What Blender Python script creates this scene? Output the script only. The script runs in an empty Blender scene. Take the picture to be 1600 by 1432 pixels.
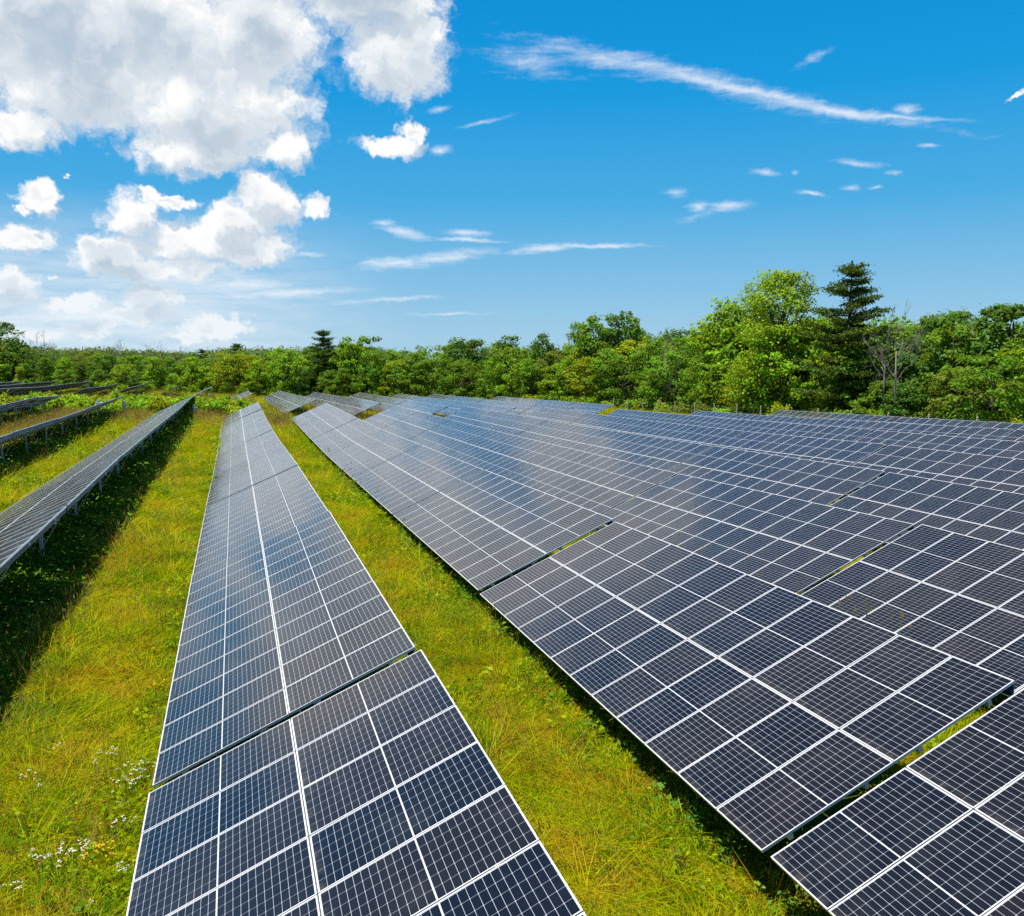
import bpy, bmesh, math, random
import numpy as np
from mathutils import Vector, Matrix, Euler

rng = np.random.default_rng(7)
random.seed(7)
R = math.radians
scene = bpy.context.scene
COL = scene.collection

# ------------------------------------------------------------------ camera
CZ = 7.0                       # camera height above the datum
YAW, PITCH, FPX = R(17.83), R(7.75), 1347.1
cam_data = bpy.data.cameras.new("camera")
cam_data.sensor_width = 36.0
cam_data.lens = 36.0 * FPX / 1600.0
cam_data.clip_start = 0.1
cam_data.clip_end = 8000.0
cam = bpy.data.objects.new("camera", cam_data)
COL.objects.link(cam)
cam.location = (0, 0, CZ)
cam.rotation_euler = (math.pi / 2 - PITCH, 0, -YAW)
scene.camera = cam
scene.render.resolution_x, scene.render.resolution_y = 1024, 916

_f = np.array([math.sin(YAW) * math.cos(PITCH), math.cos(YAW) * math.cos(PITCH), -math.sin(PITCH)])
_r = np.array([math.cos(YAW), -math.sin(YAW), 0.0])
_u = np.cross(_r, _f)


def view_dir(px, py):
    """unit direction seen at a point of the 1600 x 1432 photograph"""
    d = _r * (px - 800) / FPX + _u * (716 - py) / FPX + _f
    return d / np.linalg.norm(d)


def seen_at(x, y, z):
    p = np.array([x, y, z - CZ])
    dd = p @ _f
    return 800 + FPX * (p @ _r) / dd, 716 - FPX * (p @ _u) / dd, dd


# ------------------------------------------------------------------ light
SUN = Vector((-0.24, 0.03, 0.97)).normalized()      # direction towards the sun
sun_el = math.asin(SUN.z)
sun_data = bpy.data.lights.new("sun", 'SUN')
sun_data.energy = 4.6
sun_data.angle = R(0.53)
sun_data.color = (1.0, 0.95, 0.86)
sun = bpy.data.objects.new("sun", sun_data)
COL.objects.link(sun)
sun.rotation_euler = (-SUN).to_track_quat('-Z', 'Y').to_euler()
sun.location = (0, -20, 60)

scene.view_settings.view_transform = 'Standard'
scene.view_settings.look = 'None'
scene.view_settings.gamma = 1.0
scene.view_settings.exposure = 0.85
scene.view_settings.use_curve_mapping = False
scene.cycles.max_bounces = 6
scene.cycles.transparent_max_bounces = 8
scene.cycles.diffuse_bounces = 3
scene.cycles.glossy_bounces = 3
scene.cycles.use_denoising = False

# ------------------------------------------------------------------ node helpers


class NT:
    def __init__(self, tree):
        self.t = tree
        self.n = tree.nodes
        self.l = tree.links

    def node(self, typ, ins=None, **props):
        nd = self.n.new(typ)
        for k, v in props.items():
            setattr(nd, k, v)
        for k, v in (ins or {}).items():
            self.set(nd.inputs[k], v)
        return nd

    def set(self, sock, v):
        if hasattr(v, 'is_output'):
            self.l.new(v, sock)
        else:
            sock.default_value = v

    def math(self, op, a, b=None, c=None, clamp=False):
        nd = self.n.new('ShaderNodeMath')
        nd.operation = op
        nd.use_clamp = clamp
        for i, v in enumerate((a, b, c)):
            if v is not None:
                self.set(nd.inputs[i], v)
        return nd.outputs[0]

    def vmath(self, op, a, b=None, out=0):
        nd = self.n.new('ShaderNodeVectorMath')
        nd.operation = op
        self.set(nd.inputs[0], a)
        if b is not None:
            self.set(nd.inputs[1], b)
        return nd.outputs[out]

    def smooth(self, x, lo, hi, a=0.0, b=1.0):
        nd = self.n.new('ShaderNodeMapRange')
        nd.interpolation_type = 'SMOOTHSTEP'
        self.set(nd.inputs['Value'], x)
        nd.inputs['From Min'].default_value = lo
        nd.inputs['From Max'].default_value = hi
        nd.inputs['To Min'].default_value = a
        nd.inputs['To Max'].default_value = b
        return nd.outputs[0]

    def noise(self, vec, scale, detail=2.0, rough=0.5, lac=2.0, dist=0.0, out='Fac'):
        nd = self.n.new('ShaderNodeTexNoise')
        if vec is not None:
            self.l.new(vec, nd.inputs['Vector'])
        nd.inputs['Scale'].default_value = scale
        nd.inputs['Detail'].default_value = detail
        nd.inputs['Roughness'].default_value = rough
        nd.inputs['Lacunarity'].default_value = lac
        nd.inputs['Distortion'].default_value = dist
        return nd.outputs[out]

    def mix(self, fac, a, b, blend='MIX'):
        nd = self.n.new('ShaderNodeMix')
        nd.data_type = 'RGBA'
        nd.blend_type = blend
        self.set(nd.inputs[0], fac)
        self.set(nd.inputs[6], a if hasattr(a, 'is_output') else (*a, 1.0))
        self.set(nd.inputs[7], b if hasattr(b, 'is_output') else (*b, 1.0))
        return nd.outputs[2]

    def ramp(self, fac, stops, interp='LINEAR'):
        nd = self.n.new('ShaderNodeValToRGB')
        cr = nd.color_ramp
        cr.interpolation = interp
        while len(cr.elements) < len(stops):
            cr.elements.new(0.5)
        for e, (p, c) in zip(cr.elements, stops):
            e.position = p
            e.color = (*c, 1.0)
        self.set(nd.inputs[0], fac)
        return nd.outputs[0]


# ------------------------------------------------------------------ world: sky with clouds
world = bpy.data.worlds.new("World")
scene.world = world
world.use_nodes = True
W = NT(world.node_tree)
W.n.clear()


def px_angle(px, py):
    d = view_dir(px, py)
    return math.atan2(d[0], d[1]), math.asin(d[2])


DEG10 = 10.0     # cloud map units: 0.1 rad


def blob_params(cx, cy, rx, ry, rot):
    a, e = px_angle(cx, cy)
    ax, ex = px_angle(cx + 12, cy)
    ay, ey = px_angle(cx, cy - 12)
    sx = math.hypot(ax - a, ex - e) / 12 * DEG10
    sy = math.hypot(ay - a, ey - e) / 12 * DEG10
    tilt = math.atan2(ex - e, ax - a)
    return a * DEG10, e * DEG10, rx * sx, ry * sy, tilt + R(rot)


CUMULUS = [  # px, py, rx, ry, rot, weakening : piles of cloud
    (20, 20, 280, 175, 0), (240, 40, 230, 150, 0), (330, 165, 195, 105, -8), (120, 120, 190, 105, 0),
    (400, 60, 130, 110, 0), (310, 238, 120, 46, 0), (435, 232, 65, 36, 8), (40, 205, 80, 40, 0),
    (622, 85, 92, 88, 0), (580, 5, 140, 50, 0), (500, -60, 260, 95, 0), (560, -150, 130, 90, 0), (690, -120, 90, 70, 0),
    (600, 230, 86, 22, -3, 0.12), (645, 210, 26, 24, 0, 0.15), 
    (205, 340, 52, 44, 0), (420, 312, 60, 46, -15), (365, 350, 85, 42, 8), (290, 378, 95, 42, 4), (175, 402, 75, 36, 6),
    (260, 418, 130, 26, 0, 0.05), (400, 388, 75, 34, 4), (500, 326, 30, 26, 10, 0.12), (150, 380, 34, 30, 0, 0.2),
    (64, 308, 40, 30, 0, 0.08), (40, 332, 18, 14, 0, 0.25), (265, 314, 58, 15, -6, 0.15), (228, 304, 20, 12, 0, 0.2), (28, 372, 60, 28, 8, 0.05), (107, 274, 14, 9, 0, 0.3),
    (110, 474, 76, 22, 4, 0.1), (235, 462, 62, 30, 0, 0.1), (215, 490, 80, 20, 0, 0.2), (340, 512, 78, 26, 0, 0.12), (300, 528, 70, 14, 0, 0.25), (150, 512, 60, 16, 0, 0.2),
    (15, 452, 55, 40, 0, 0.1), (-80, 470, 110, 40, 0), (-120, 330, 110, 70, 0), (80, 434, 18, 9, 0, 0.3), (60, 525, 60, 14, 0, 0.25),
    (1590, 151, 30, 9, 14, 0.15), 
]
THIN = [  # thin wisps and streaks
    (1150, 138, 330, 12, -11.5, 0.05), (1050, 112, 260, 20, -11.5, 0.25), (1300, 172, 150, 11, -8, 0.0), (1400, 184, 110, 6, -3, 0.15),
    (940, 92, 200, 30, -9, 0.42), (830, 92, 160, 62, -6, 0.62), (1180, 150, 240, 30, -12, 0.5), (1415, 172, 26, 11, 0, 0.1),
    (600, 349, 26, 7, 0, 0.15), (630, 364, 52, 11, -12, 0.15), (620, 411, 80, 11, 4, 0.1), (700, 402, 90, 13, 9, 0.15), (730, 365, 50, 7, -4, 0.15), (740, 376, 80, 5, -3, 0.2),
    (860, 388, 70, 8, 6, 0.1), (920, 385, 110, 5, 0, 0.1),
    (1055, 301, 26, 10, 0, 0.32), (1140, 322, 40, 11, 3, 0.12), (1092, 324, 24, 9, 3, 0.12), (690, 236, 22, 12, 14, 0.22), (686, 171, 26, 7, 8, 0.27), (1268, 303, 32, 6, -6, 0.27), (1330, 293, 22, 8, 0, 0.37), (1370, 292, 20, 5, 6, 0.37), (1400, 271, 28, 9, 0, 0.42),
    (1340, 255, 54, 8, -4, 0.32), (1195, 270, 38, 8, 0, 0.37), (1240, 268, 12, 8, 0, 0.42), (1090, 340, 70, 16, 14, 0.62), (480, 397, 38, 7, 0, 0.32), (1450, 228, 28, 7, 0, 0.47),
    (440, 458, 160, 12, 3, 0.25), (370, 445, 130, 24, 0, 0.3), (610, 468, 130, 7, 4, 0.35), (760, 190, 80, 7, 12, 0.5), (1270, 92, 60, 14, 24, 0.55), (700, 490, 90, 5, 0, 0.4),
    (150, 495, 240, 40, 0, 0.35), (40, 520, 160, 26, 0, 0.3), (300, 440, 150, 20, 0, 0.4),
]


def cloud_group(name, blobs, soft):
    g = bpy.data.node_groups.new(name, 'ShaderNodeTree')
    g.interface.new_socket('Vector', in_out='INPUT', socket_type='NodeSocketVector')
    g.interface.new_socket('Mask', in_out='OUTPUT', socket_type='NodeSocketFloat')
    G = NT(g)
    gi = g.nodes.new('NodeGroupInput')
    go = g.nodes.new('NodeGroupOutput')
    acc = None
    for b in blobs:
        x, y, rx, ry, rot = blob_params(*b[:5])
        weak = b[5] if len(b) > 5 else 0.0
        mp = g.nodes.new('ShaderNodeMapping')
        mp.vector_type = 'TEXTURE'
        mp.inputs['Location'].default_value = (x, y, 0)
        mp.inputs['Rotation'].default_value = (0, 0, rot)
        mp.inputs['Scale'].default_value = (rx, ry, 1)
        if acc is None:
            g.links.new(gi.outputs[0], mp.inputs[0])
        else:       # makes the blobs evaluate one after another, which keeps the shader small
            ch = g.nodes.new('ShaderNodeVectorMath')
            ch.operation = 'MULTIPLY_ADD'
            g.links.new(acc, ch.inputs[0])
            ch.inputs[1].default_value = (1e-9, 1e-9, 1e-9)
            g.links.new(gi.outputs[0], ch.inputs[2])
            g.links.new(ch.outputs[0], mp.inputs[0])
        ln = G.vmath('LENGTH', mp.outputs[0], out=1)
        if weak:
            ln = G.math('ADD', ln, weak)
        if acc is None:
            acc = ln
        else:
            nd = g.nodes.new('ShaderNodeMath')
            nd.operation = 'SMOOTH_MIN'
            g.links.new(acc, nd.inputs[0])
            g.links.new(ln, nd.inputs[1])
            nd.inputs[2].default_value = soft
            acc = nd.outputs[0]
    g.links.new(G.math('SUBTRACT', 1.0, acc), go.inputs[0])
    return g


def build_world():
    tc = W.node('ShaderNodeTexCoord')
    d = W.vmath('NORMALIZE', tc.outputs['Generated'])
    sp = W.node('ShaderNodeSeparateXYZ', {0: d})
    az = W.math('ARCTAN2', sp.outputs[0], sp.outputs[1])
    el = W.math('ARCSINE', sp.outputs[2])
    p = W.node('ShaderNodeCombineXYZ', {0: W.math('MULTIPLY', az, DEG10), 1: W.math('MULTIPLY', el, DEG10), 2: 0.0}).outputs[0]
    # clear sky: keep the air below the horizon line as bright as the horizon itself
    zc = W.math('MAXIMUM', sp.outputs[2], 0.012)
    dv = W.node('ShaderNodeCombineXYZ', {0: sp.outputs[0], 1: sp.outputs[1], 2: zc}).outputs[0]
    sky = W.node('ShaderNodeTexSky', sky_type='NISHITA', sun_disc=False)
    W.l.new(dv, sky.inputs[0])
    sky.sun_elevation = sun_el
    sky.sun_rotation = math.atan2(SUN.x, SUN.y)
    sky.altitude = 50
    sky.air_density = 1.0
    sky.dust_density = 0.35
    sky.ozone_density = 2.2
    grad = W.ramp(W.math('DIVIDE', el, 1.5708, clamp=True), [
        (0.0, (3.3, 5.6, 7.3)), (0.035, (2.2, 4.9, 7.3)), (0.095, (0.62, 3.8, 7.1)), (0.165, (0.06, 3.0, 6.8)),
        (0.23, (0.0, 2.5, 6.3)), (0.40, (0.12, 1.5, 3.9)), (1.0, (0.25, 1.1, 2.9))])
    clear = W.mix(0.97, sky.outputs[0], grad)

    gc = cloud_group('cumulus_field', CUMULUS, 0.22)
    gt = cloud_group('wisp_field', THIN, 0.10)

    def cum(vec, detail, fine, mask=None):
        if mask is None:
            m = W.n.new('ShaderNodeGroup')
            m.node_tree = gc
            W.l.new(vec, m.inputs[0])
            mask = m.outputs[0]
        n1 = W.noise(vec, 1.7, 2.0, 0.5)
        n2 = W.noise(vec, 5.0, detail, 0.62, 2.1, 0.1)
        a = W.math('MULTIPLY', W.math('SUBTRACT', n1, 0.5), 1.1)
        b = W.math('MULTIPLY', W.math('SUBTRACT', n2, 0.5), fine)
        mk = W.math('MINIMUM', W.math('MULTIPLY', W.math('MAXIMUM', mask, -0.6), 1.6), 1.1)
        return W.math('ADD', W.math('ADD', mk, a), b), mask

    # ragged outlines: push the map about with two sizes of turbulence
    w1 = W.noise(p, 3.2, 3.0, 0.6, out='Color')
    w2 = W.noise(p, 13.0, 4.0, 0.65, out='Color')
    w1 = W.vmath('MULTIPLY', W.vmath('SUBTRACT', w1, (0.5, 0.5, 0.5)), (0.44, 0.34, 0.0))
    w2 = W.vmath('MULTIPLY', W.vmath('SUBTRACT', w2, (0.5, 0.5, 0.5)), (0.15, 0.13, 0.0))
    p0 = p
    p = W.vmath('ADD', p, W.vmath('ADD', w1, w2))
    D0, M0 = cum(p, 8.0, 1.35)
    off = W.vmath('ADD', p, (-0.07, 0.20, 0.0))
    D1, _ = cum(off, 2.0, 0.8)
    Ds, _ = cum(p, 3.0, 0.8, M0)
    # alpha of the piles
    alpha = W.smooth(D0, -0.05, 0.68)
    # light and shade within the piles: bright where the cloud thins towards the sun, grey in thick middles
    slope = W.math('SUBTRACT', Ds, D1)
    lit = W.smooth(slope, -0.42, 0.62)
    big = W.noise(p0, 0.9, 3.0, 0.5)
    thick = W.smooth(W.math('ADD', Ds, W.math('MULTIPLY', W.math('SUBTRACT', big, 0.5), 3.4)), 0.45, 1.7)
    bright = W.math('ADD', W.math('MULTIPLY', lit, 0.62), W.math('MULTIPLY', W.math('SUBTRACT', 1.0, thick), 0.55), clamp=True)
    ccol = W.ramp(bright, [(0.0, (3.9, 4.9, 6.0)), (0.36, (5.0, 5.8, 6.7)), (0.74, (7.2, 7.7, 8.1)), (1.0, (9.1, 9.1, 9.1))])
    # low clouds near the horizon take the colour of the air
    lowf = W.smooth(el, 0.0, 0.13, 0.45, 0.0)
    ccol = W.mix(lowf, ccol, (6.2, 7.4, 8.4))
    # thin streaks: noise drawn out along the streak
    t = W.n.new('ShaderNodeGroup')
    t.node_tree = gt
    p1 = W.vmath('ADD', p0, W.vmath('MULTIPLY', W.vmath('ADD', w1, w2), (0.30, 0.22, 0.0)))
    W.l.new(p1, t.inputs[0])
    mp = W.n.new('ShaderNodeMapping')
    mp.inputs['Rotation'].default_value = (0, 0, R(16))
    mp.inputs['Scale'].default_value = (0.9, 6.0, 1.0)
    W.l.new(p1, mp.inputs[0])
    sn = W.noise(mp.outputs[0], 2.2, 9.0, 0.62, 2.1, 0.25)
    sn2 = W.noise(p, 9.0, 6.0, 0.6)
    tm = W.math('ADD', W.math('MAXIMUM', t.outputs[0], -0.8), W.math('MULTIPLY', W.math('SUBTRACT', sn, 0.5), 1.5))
    tm = W.math('ADD', tm, W.math('MULTIPLY', W.math('SUBTRACT', sn2, 0.5), 0.55))
    ta = W.math('MULTIPLY', W.smooth(tm, -0.25, 1.20), 0.78)
    # rest of the dome, outside the picture: a few far cumulus
    gen = W.noise(d, 2.3, 7.0, 0.55, 2.0, 0.1)
    back = W.smooth(sp.outputs[1], 0.55, -0.1)
    ga = W.math('MULTIPLY', W.smooth(gen, 0.60, 0.70), back)
    # pale haze and broken low cloud towards the left horizon
    vn = W.noise(mp.outputs[0], 1.6, 5.0, 0.55)
    veil = W.math('MULTIPLY', W.smooth(el, 0.165, 0.02), W.smooth(az, 0.22, -0.08))
    veil = W.math('MULTIPLY', veil, W.smooth(vn, 0.28, 0.66, 0.40, 0.92))
    clear = W.mix(veil, clear, (6.3, 7.4, 8.3))
    col = W.mix(ga, clear, (7.8, 8.0, 8.3))
    col = W.mix(ta, col, (8.6, 8.9, 9.3))
    col = W.mix(alpha, col, ccol)
    bg = W.node('ShaderNodeBackground', {'Color': col, 'Strength': 0.061})
    out = W.node('ShaderNodeOutputWorld', {'Surface': bg.outputs[0]})


build_world()
world.cycles.sampling_method = 'MANUAL'
world.cycles.sample_map_resolution = 512

# ------------------------------------------------------------------ tagging


def tag(o, label=None, cat=None, group=None, kind=None):
    if label:
        o['label'] = label
    if cat:
        o['category'] = cat
    if group:
        o['group'] = group
    if kind:
        o['kind'] = kind
    return o


def empty(name, loc, rot=(0, 0, 0)):
    o = bpy.data.objects.new(name, None)
    o.empty_display_size = 0.3
    o.location = loc
    o.rotation_euler = rot
    COL.objects.link(o)
    return o


def link(name, mesh, parent=None, loc=(0, 0, 0), rot=(0, 0, 0), scale=(1, 1, 1)):
    o = bpy.data.objects.new(name, mesh)
    o.location = loc
    o.rotation_euler = rot
    o.scale = scale
    COL.objects.link(o)
    if parent is not None:
        o.parent = parent
    return o


ORD = ['', 'first', 'second', 'third', 'fourth', 'fifth', 'sixth', 'seventh', 'eighth', 'ninth', 'tenth', 'eleventh', 'twelfth',
       'thirteenth', 'fourteenth', 'fifteenth', 'sixteenth', 'seventeenth', 'eighteenth', 'nineteenth', 'twentieth',
       'twenty-first', 'twenty-second', 'twenty-third', 'twenty-fourth', 'twenty-fifth', 'twenty-sixth', 'twenty-seventh',
       'twenty-eighth', 'twenty-ninth', 'thirtieth', 'thirty-first', 'thirty-second', 'thirty-third', 'thirty-fourth', 'thirty-fifth']

# ------------------------------------------------------------------ mesh helpers


class MB:
    """collects simple shapes into one mesh"""

    def __init__(self):
        self.v, self.f, self.m = [], [], []

    def box(self, x0, x1, y0, y1, z0, z1, mat=0, M=None):
        b = len(self.v)
        vs = [(x, y, z) for z in (z0, z1) for y in (y0, y1) for x in (x0, x1)]
        if M is not None:
            vs = [tuple(M @ Vector(v)) for v in vs]
        self.v += vs
        for q in ((0, 2, 3, 1), (4, 5, 7, 6), (0, 1, 5, 4), (2, 6, 7, 3), (0, 4, 6, 2), (1, 3, 7, 5)):
            self.f.append(tuple(b + i for i in q))
            self.m.append(mat)

    def tube(self, pts, radii, n=6, mat=0, cap=True):
        rings = []
        pts = [Vector(p) for p in pts]
        for i, p in enumerate(pts):
            t = (pts[min(i + 1, len(pts) - 1)] - pts[max(i - 1, 0)])
            if t.length < 1e-6:
                t = Vector((0, 0, 1))
            t.normalize()
            a = t.orthogonal().normalized() if i == 0 else (self._a - t * self._a.dot(t)).normalized()
            self._a = a
            bb = t.cross(a)
            b = len(self.v)
            for k in range(n):
                an = 2 * math.pi * k / n
                self.v.append(tuple(p + (a * math.cos(an) + bb * math.sin(an)) * radii[i]))
            rings.append(b)
        for i in range(len(rings) - 1):
            for k in range(n):
                k2 = (k + 1) % n
                self.f.append((rings[i] + k, rings[i] + k2, rings[i + 1] + k2, rings[i + 1] + k))
                self.m.append(mat)
        if cap:
            self.f.append(tuple(rings[0] + k for k in reversed(range(n))))
            self.m.append(mat)
            self.f.append(tuple(rings[-1] + k for k in range(n)))
            self.m.append(mat)

    def mesh(self, name, mats, smooth=False):
        me = bpy.data.meshes.new(name)
        me.from_pydata(self.v, [], self.f)
        for m in mats:
            me.materials.append(m)
        me.polygons.foreach_set('material_index', self.m)
        if smooth:
            me.polygons.foreach_set('use_smooth', [True] * len(self.f))
        me.update()
        return me


def quads_mesh(name, V, mats, attr=None, tri=False):
    """V: (n,4,3) array of quads"""
    k = V.shape[1]
    n = V.shape[0]
    me = bpy.data.meshes.new(name)
    me.vertices.add(n * k)
    me.vertices.foreach_set('co', V.reshape(-1).astype(np.float32))
    me.loops.add(n * k)
    me.loops.foreach_set('vertex_index', np.arange(n * k, dtype=np.int32))
    me.polygons.add(n)
    me.polygons.foreach_set('loop_start', np.arange(0, n * k, k, dtype=np.int32))
    me.polygons.foreach_set('loop_total', np.full(n, k, dtype=np.int32))
    for m in mats:
        me.materials.append(m)
    for an, av in (attr or {}).items():
        a = me.attributes.new(an, 'FLOAT', 'FACE')
        a.data.foreach_set('value', av.astype(np.float32))
    me.update(calc_edges=True)
    me.validate()
    return me


def new_mat(name):
    m = bpy.data.materials.new(name)
    m.use_nodes = True
    T = NT(m.node_tree)
    bs = m.node_tree.nodes['Principled BSDF']
    return m, T, bs


# ------------------------------------------------------------------ terrain
PITCHX, X0, W_H, TILT = 6.93, -1.30, 3.70, R(23.1)
ROWS = {   # height of the upper panel edge (relative to the camera) along each row
    -9: [(0, -3.4), (107, -5.5), (172, -7.7), (230, -9.3)],
    -7: [(0, -3.4), (107, -5.55), (172, -7.75), (230, -9.35)],
    -6: [(0, -3.4), (107, -5.6), (172, -7.8), (230, -9.4)],
    -5: [(0, -3.4), (80, -4.8), (107, -5.8), (142, -6.9), (170, -8.0), (230, -9.6)],
    -4: [(0, -3.5), (80, -5.0), (107, -5.9), (171, -8.43), (196, -9.3), (230, -10)],
    -3: [(0, -3.6), (80, -5.27), (94, -5.43), (107, -6.07), (170, -8.46), (230, -10)],
    -2: [(0, -3.9), (20, -4.1), (49.6, -4.84), (66.5, -5.25), (101.5, -5.89), (140, -7.4), (181, -9.2), (230, -10.3)],
    -1: [(0, -4.2), (19, -4.34), (26, -4.5), (39, -4.68), (51, -4.99), (76, -5.65), (98, -6.1), (118, -6.7), (140, -7.8), (188, -9.6), (230, -10.5)],
    0: [(0, -4.4), (10, -4.42), (20, -4.68), (30, -4.95), (40, -5.25), (52, -5.8), (65, -6.2), (80, -6.42), (100, -6.65), (128, -7.75), (155, -9.07), (168, -9.12), (178, -9.6), (230, -11)],
    1: [(0, -4.45), (8, -4.5), (20, -4.63), (32, -5.06), (45, -5.5), (60, -6.0), (94, -6.6), (108, -7.15), (190, -10.6), (230, -11.6)],
    2: [(0, -4.45), (15, -4.5), (20, -4.72), (25, -4.9), (30, -5.13), (40, -5.45), (60, -6.05), (91, -6.82), (101, -7.2), (186, -10.8), (230, -12)],
    3: [(0, -4.4), (20, -4.65), (32.8, -5.15), (50, -5.75), (65, -6.2), (87.6, -6.86), (96, -7.43), (170, -10), (230, -12)],
    4: [(0, -4.3), (26.4, -4.63), (42.7, -5.46), (60, -6.1), (83, -6.76), (93, -7.54), (165, -10.15), (230, -12)],
    5: [(0, -4.3), (32.6, -4.9), (52.5, -5.82), (79.8, -6.88), (98, -7.9), (160, -10.1), (230, -12)],
    6: [(0, -4.3), (38.7, -5.19), (62, -6.34), (76, -6.92), (97, -7.8), (145, -9.7), (230, -12)],
    7: [(0, -4.3), (44.8, -5.59), (72, -6.73), (97, -7.8), (145, -9.7), (230, -12)],
}
KS = sorted(ROWS)
CLEAR = 0.72
_YG = np.arange(-60, 241, 2.0)
_TAB = np.array([np.interp(_YG, *zip(*ROWS[k])) for k in KS])
_ker = np.array([1, 2, 3, 2, 1]) / 9.0
_TABS = np.array([np.convolve(np.pad(r, 2, mode='edge'), _ker, 'valid') for r in _TAB])
_XC = np.array([X0 + PITCHX * k + W_H / 2 for k in KS])


def upper_z(k, y):
    return CZ + float(np.interp(y, *zip(*ROWS[k])))


def ground_z(x, y):
    x = np.asarray(x, float)
    y = np.asarray(y, float)
    yi = np.clip((np.clip(y, -60, 238) + 60) / 2.0, 0, len(_YG) - 1.001)
    xi = np.interp(np.clip(x, _XC[0], _XC[-1]), _XC, np.arange(len(_XC)))
    i0 = np.minimum(xi.astype(int), len(_XC) - 2)
    fx = xi - i0
    j0 = yi.astype(int)
    fy = yi - j0
    a = _TABS[i0, j0] * (1 - fy) + _TABS[i0, j0 + 1] * fy
    b = _TABS[i0 + 1, j0] * (1 - fy) + _TABS[i0 + 1, j0 + 1] * fy
    z = a * (1 - fx) + b * fx
    far = np.maximum(np.hypot(np.maximum(y - 238, 0), np.maximum(np.maximum(x - 70, -90 - x), 0)), 0)
    return CZ + z - 1.58 - CLEAR - far * 0.028


def gz(x, y):
    return float(ground_z(np.array([x]), np.array([y]))[0])


def ground_hit(px, py, lift=0.0):
    """point of the terrain seen at a point of the photograph"""
    d = view_dir(px, py)
    t = 4.0
    while t < 600:
        q = d * t
        if q[2] + CZ < gz(q[0], q[1]) + lift:
            break
        t *= 1.01
    lo, hi = t / 1.01, t
    for _ in range(20):
        m = (lo + hi) / 2
        q = d * m
        if q[2] + CZ < gz(q[0], q[1]) + lift:
            hi = m
        else:
            lo = m
    q = d * hi
    return q[0], q[1], gz(q[0], q[1])


def mat_ground():
    m, T, bs = new_mat("meadow_ground")
    geo = T.node('ShaderNodeNewGeometry')
    P = geo.outputs['Position']
    n1 = T.noise(P, 0.35, 5, 0.6)
    n2 = T.noise(P, 3.5, 6, 0.65)
    n3 = T.noise(P, 0.06, 3, 0.5)
    c = T.ramp(n1, [(0.25, (0.08, 0.11, 0.003)), (0.5, (0.13, 0.14, 0.004)), (0.75, (0.17, 0.13, 0.010))])
    c = T.mix(T.smooth(n3, 0.52, 0.66), c, (0.27, 0.17, 0.05))
    c = T.mix(T.smooth(n2, 0.3, 0.7, 0.5, 0.0), c, (0.07, 0.08, 0.006))
    T.set(bs.inputs['Base Color'], c)
    bs.inputs['Roughness'].default_value = 0.95
    bs.inputs['Specular IOR Level'].default_value = 0.1
    bp = T.node('ShaderNodeBump', {'Height': T.noise(P, 7.0, 6, 0.7), 'Strength': 0.8, 'Distance': 0.15})
    T.set(bs.inputs['Normal'], bp.outputs[0])
    return m


def build_ground():
    def axis(lo, hi, step, far):
        a = list(np.arange(lo, hi + 1e-6, step))
        s, x = step, hi
        while x < far:
            s *= 1.5
            x += s
            a.append(x)
        s, x = step, lo
        while x > -far:
            s *= 1.5
            x -= s
            a.insert(0, x)
        return np.array(a)
    xs = axis(-70, 80, 1.25, 4500)
    ys = axis(-20, 250, 1.25, 4500)
    X, Y = np.meshgrid(xs, ys, indexing='ij')
    Z = ground_z(X.ravel(), Y.ravel()).reshape(X.shape)
    near = (np.abs(X) < 90) & (Y < 260)
    Z += np.where(near, rng.normal(0, 0.025, X.shape), 0)
    V = np.stack([X, Y, Z], -1).reshape(-1, 3)
    ny = len(ys)
    i, j = np.meshgrid(np.arange(len(xs) - 1), np.arange(ny - 1), indexing='ij')
    a = (i * ny + j).ravel()
    F = np.stack([a, a + ny, a + ny + 1, a + 1], 1)
    me = bpy.data.meshes.new("ground")
    me.from_pydata(V.tolist(), [], F.tolist())
    me.polygons.foreach_set('use_smooth', [True] * len(F))
    me.materials.append(mat_ground())
    o = link("ground", me)
    tag(o, "sloping yellow-green meadow under the rows of solar panels", "ground", kind='structure')


build_ground()

# ------------------------------------------------------------------ solar arrays
MODP, MODW, MODL, NMOD = 1.012, 0.992, 2.0, 12
TLEN = NMOD * MODP


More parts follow.
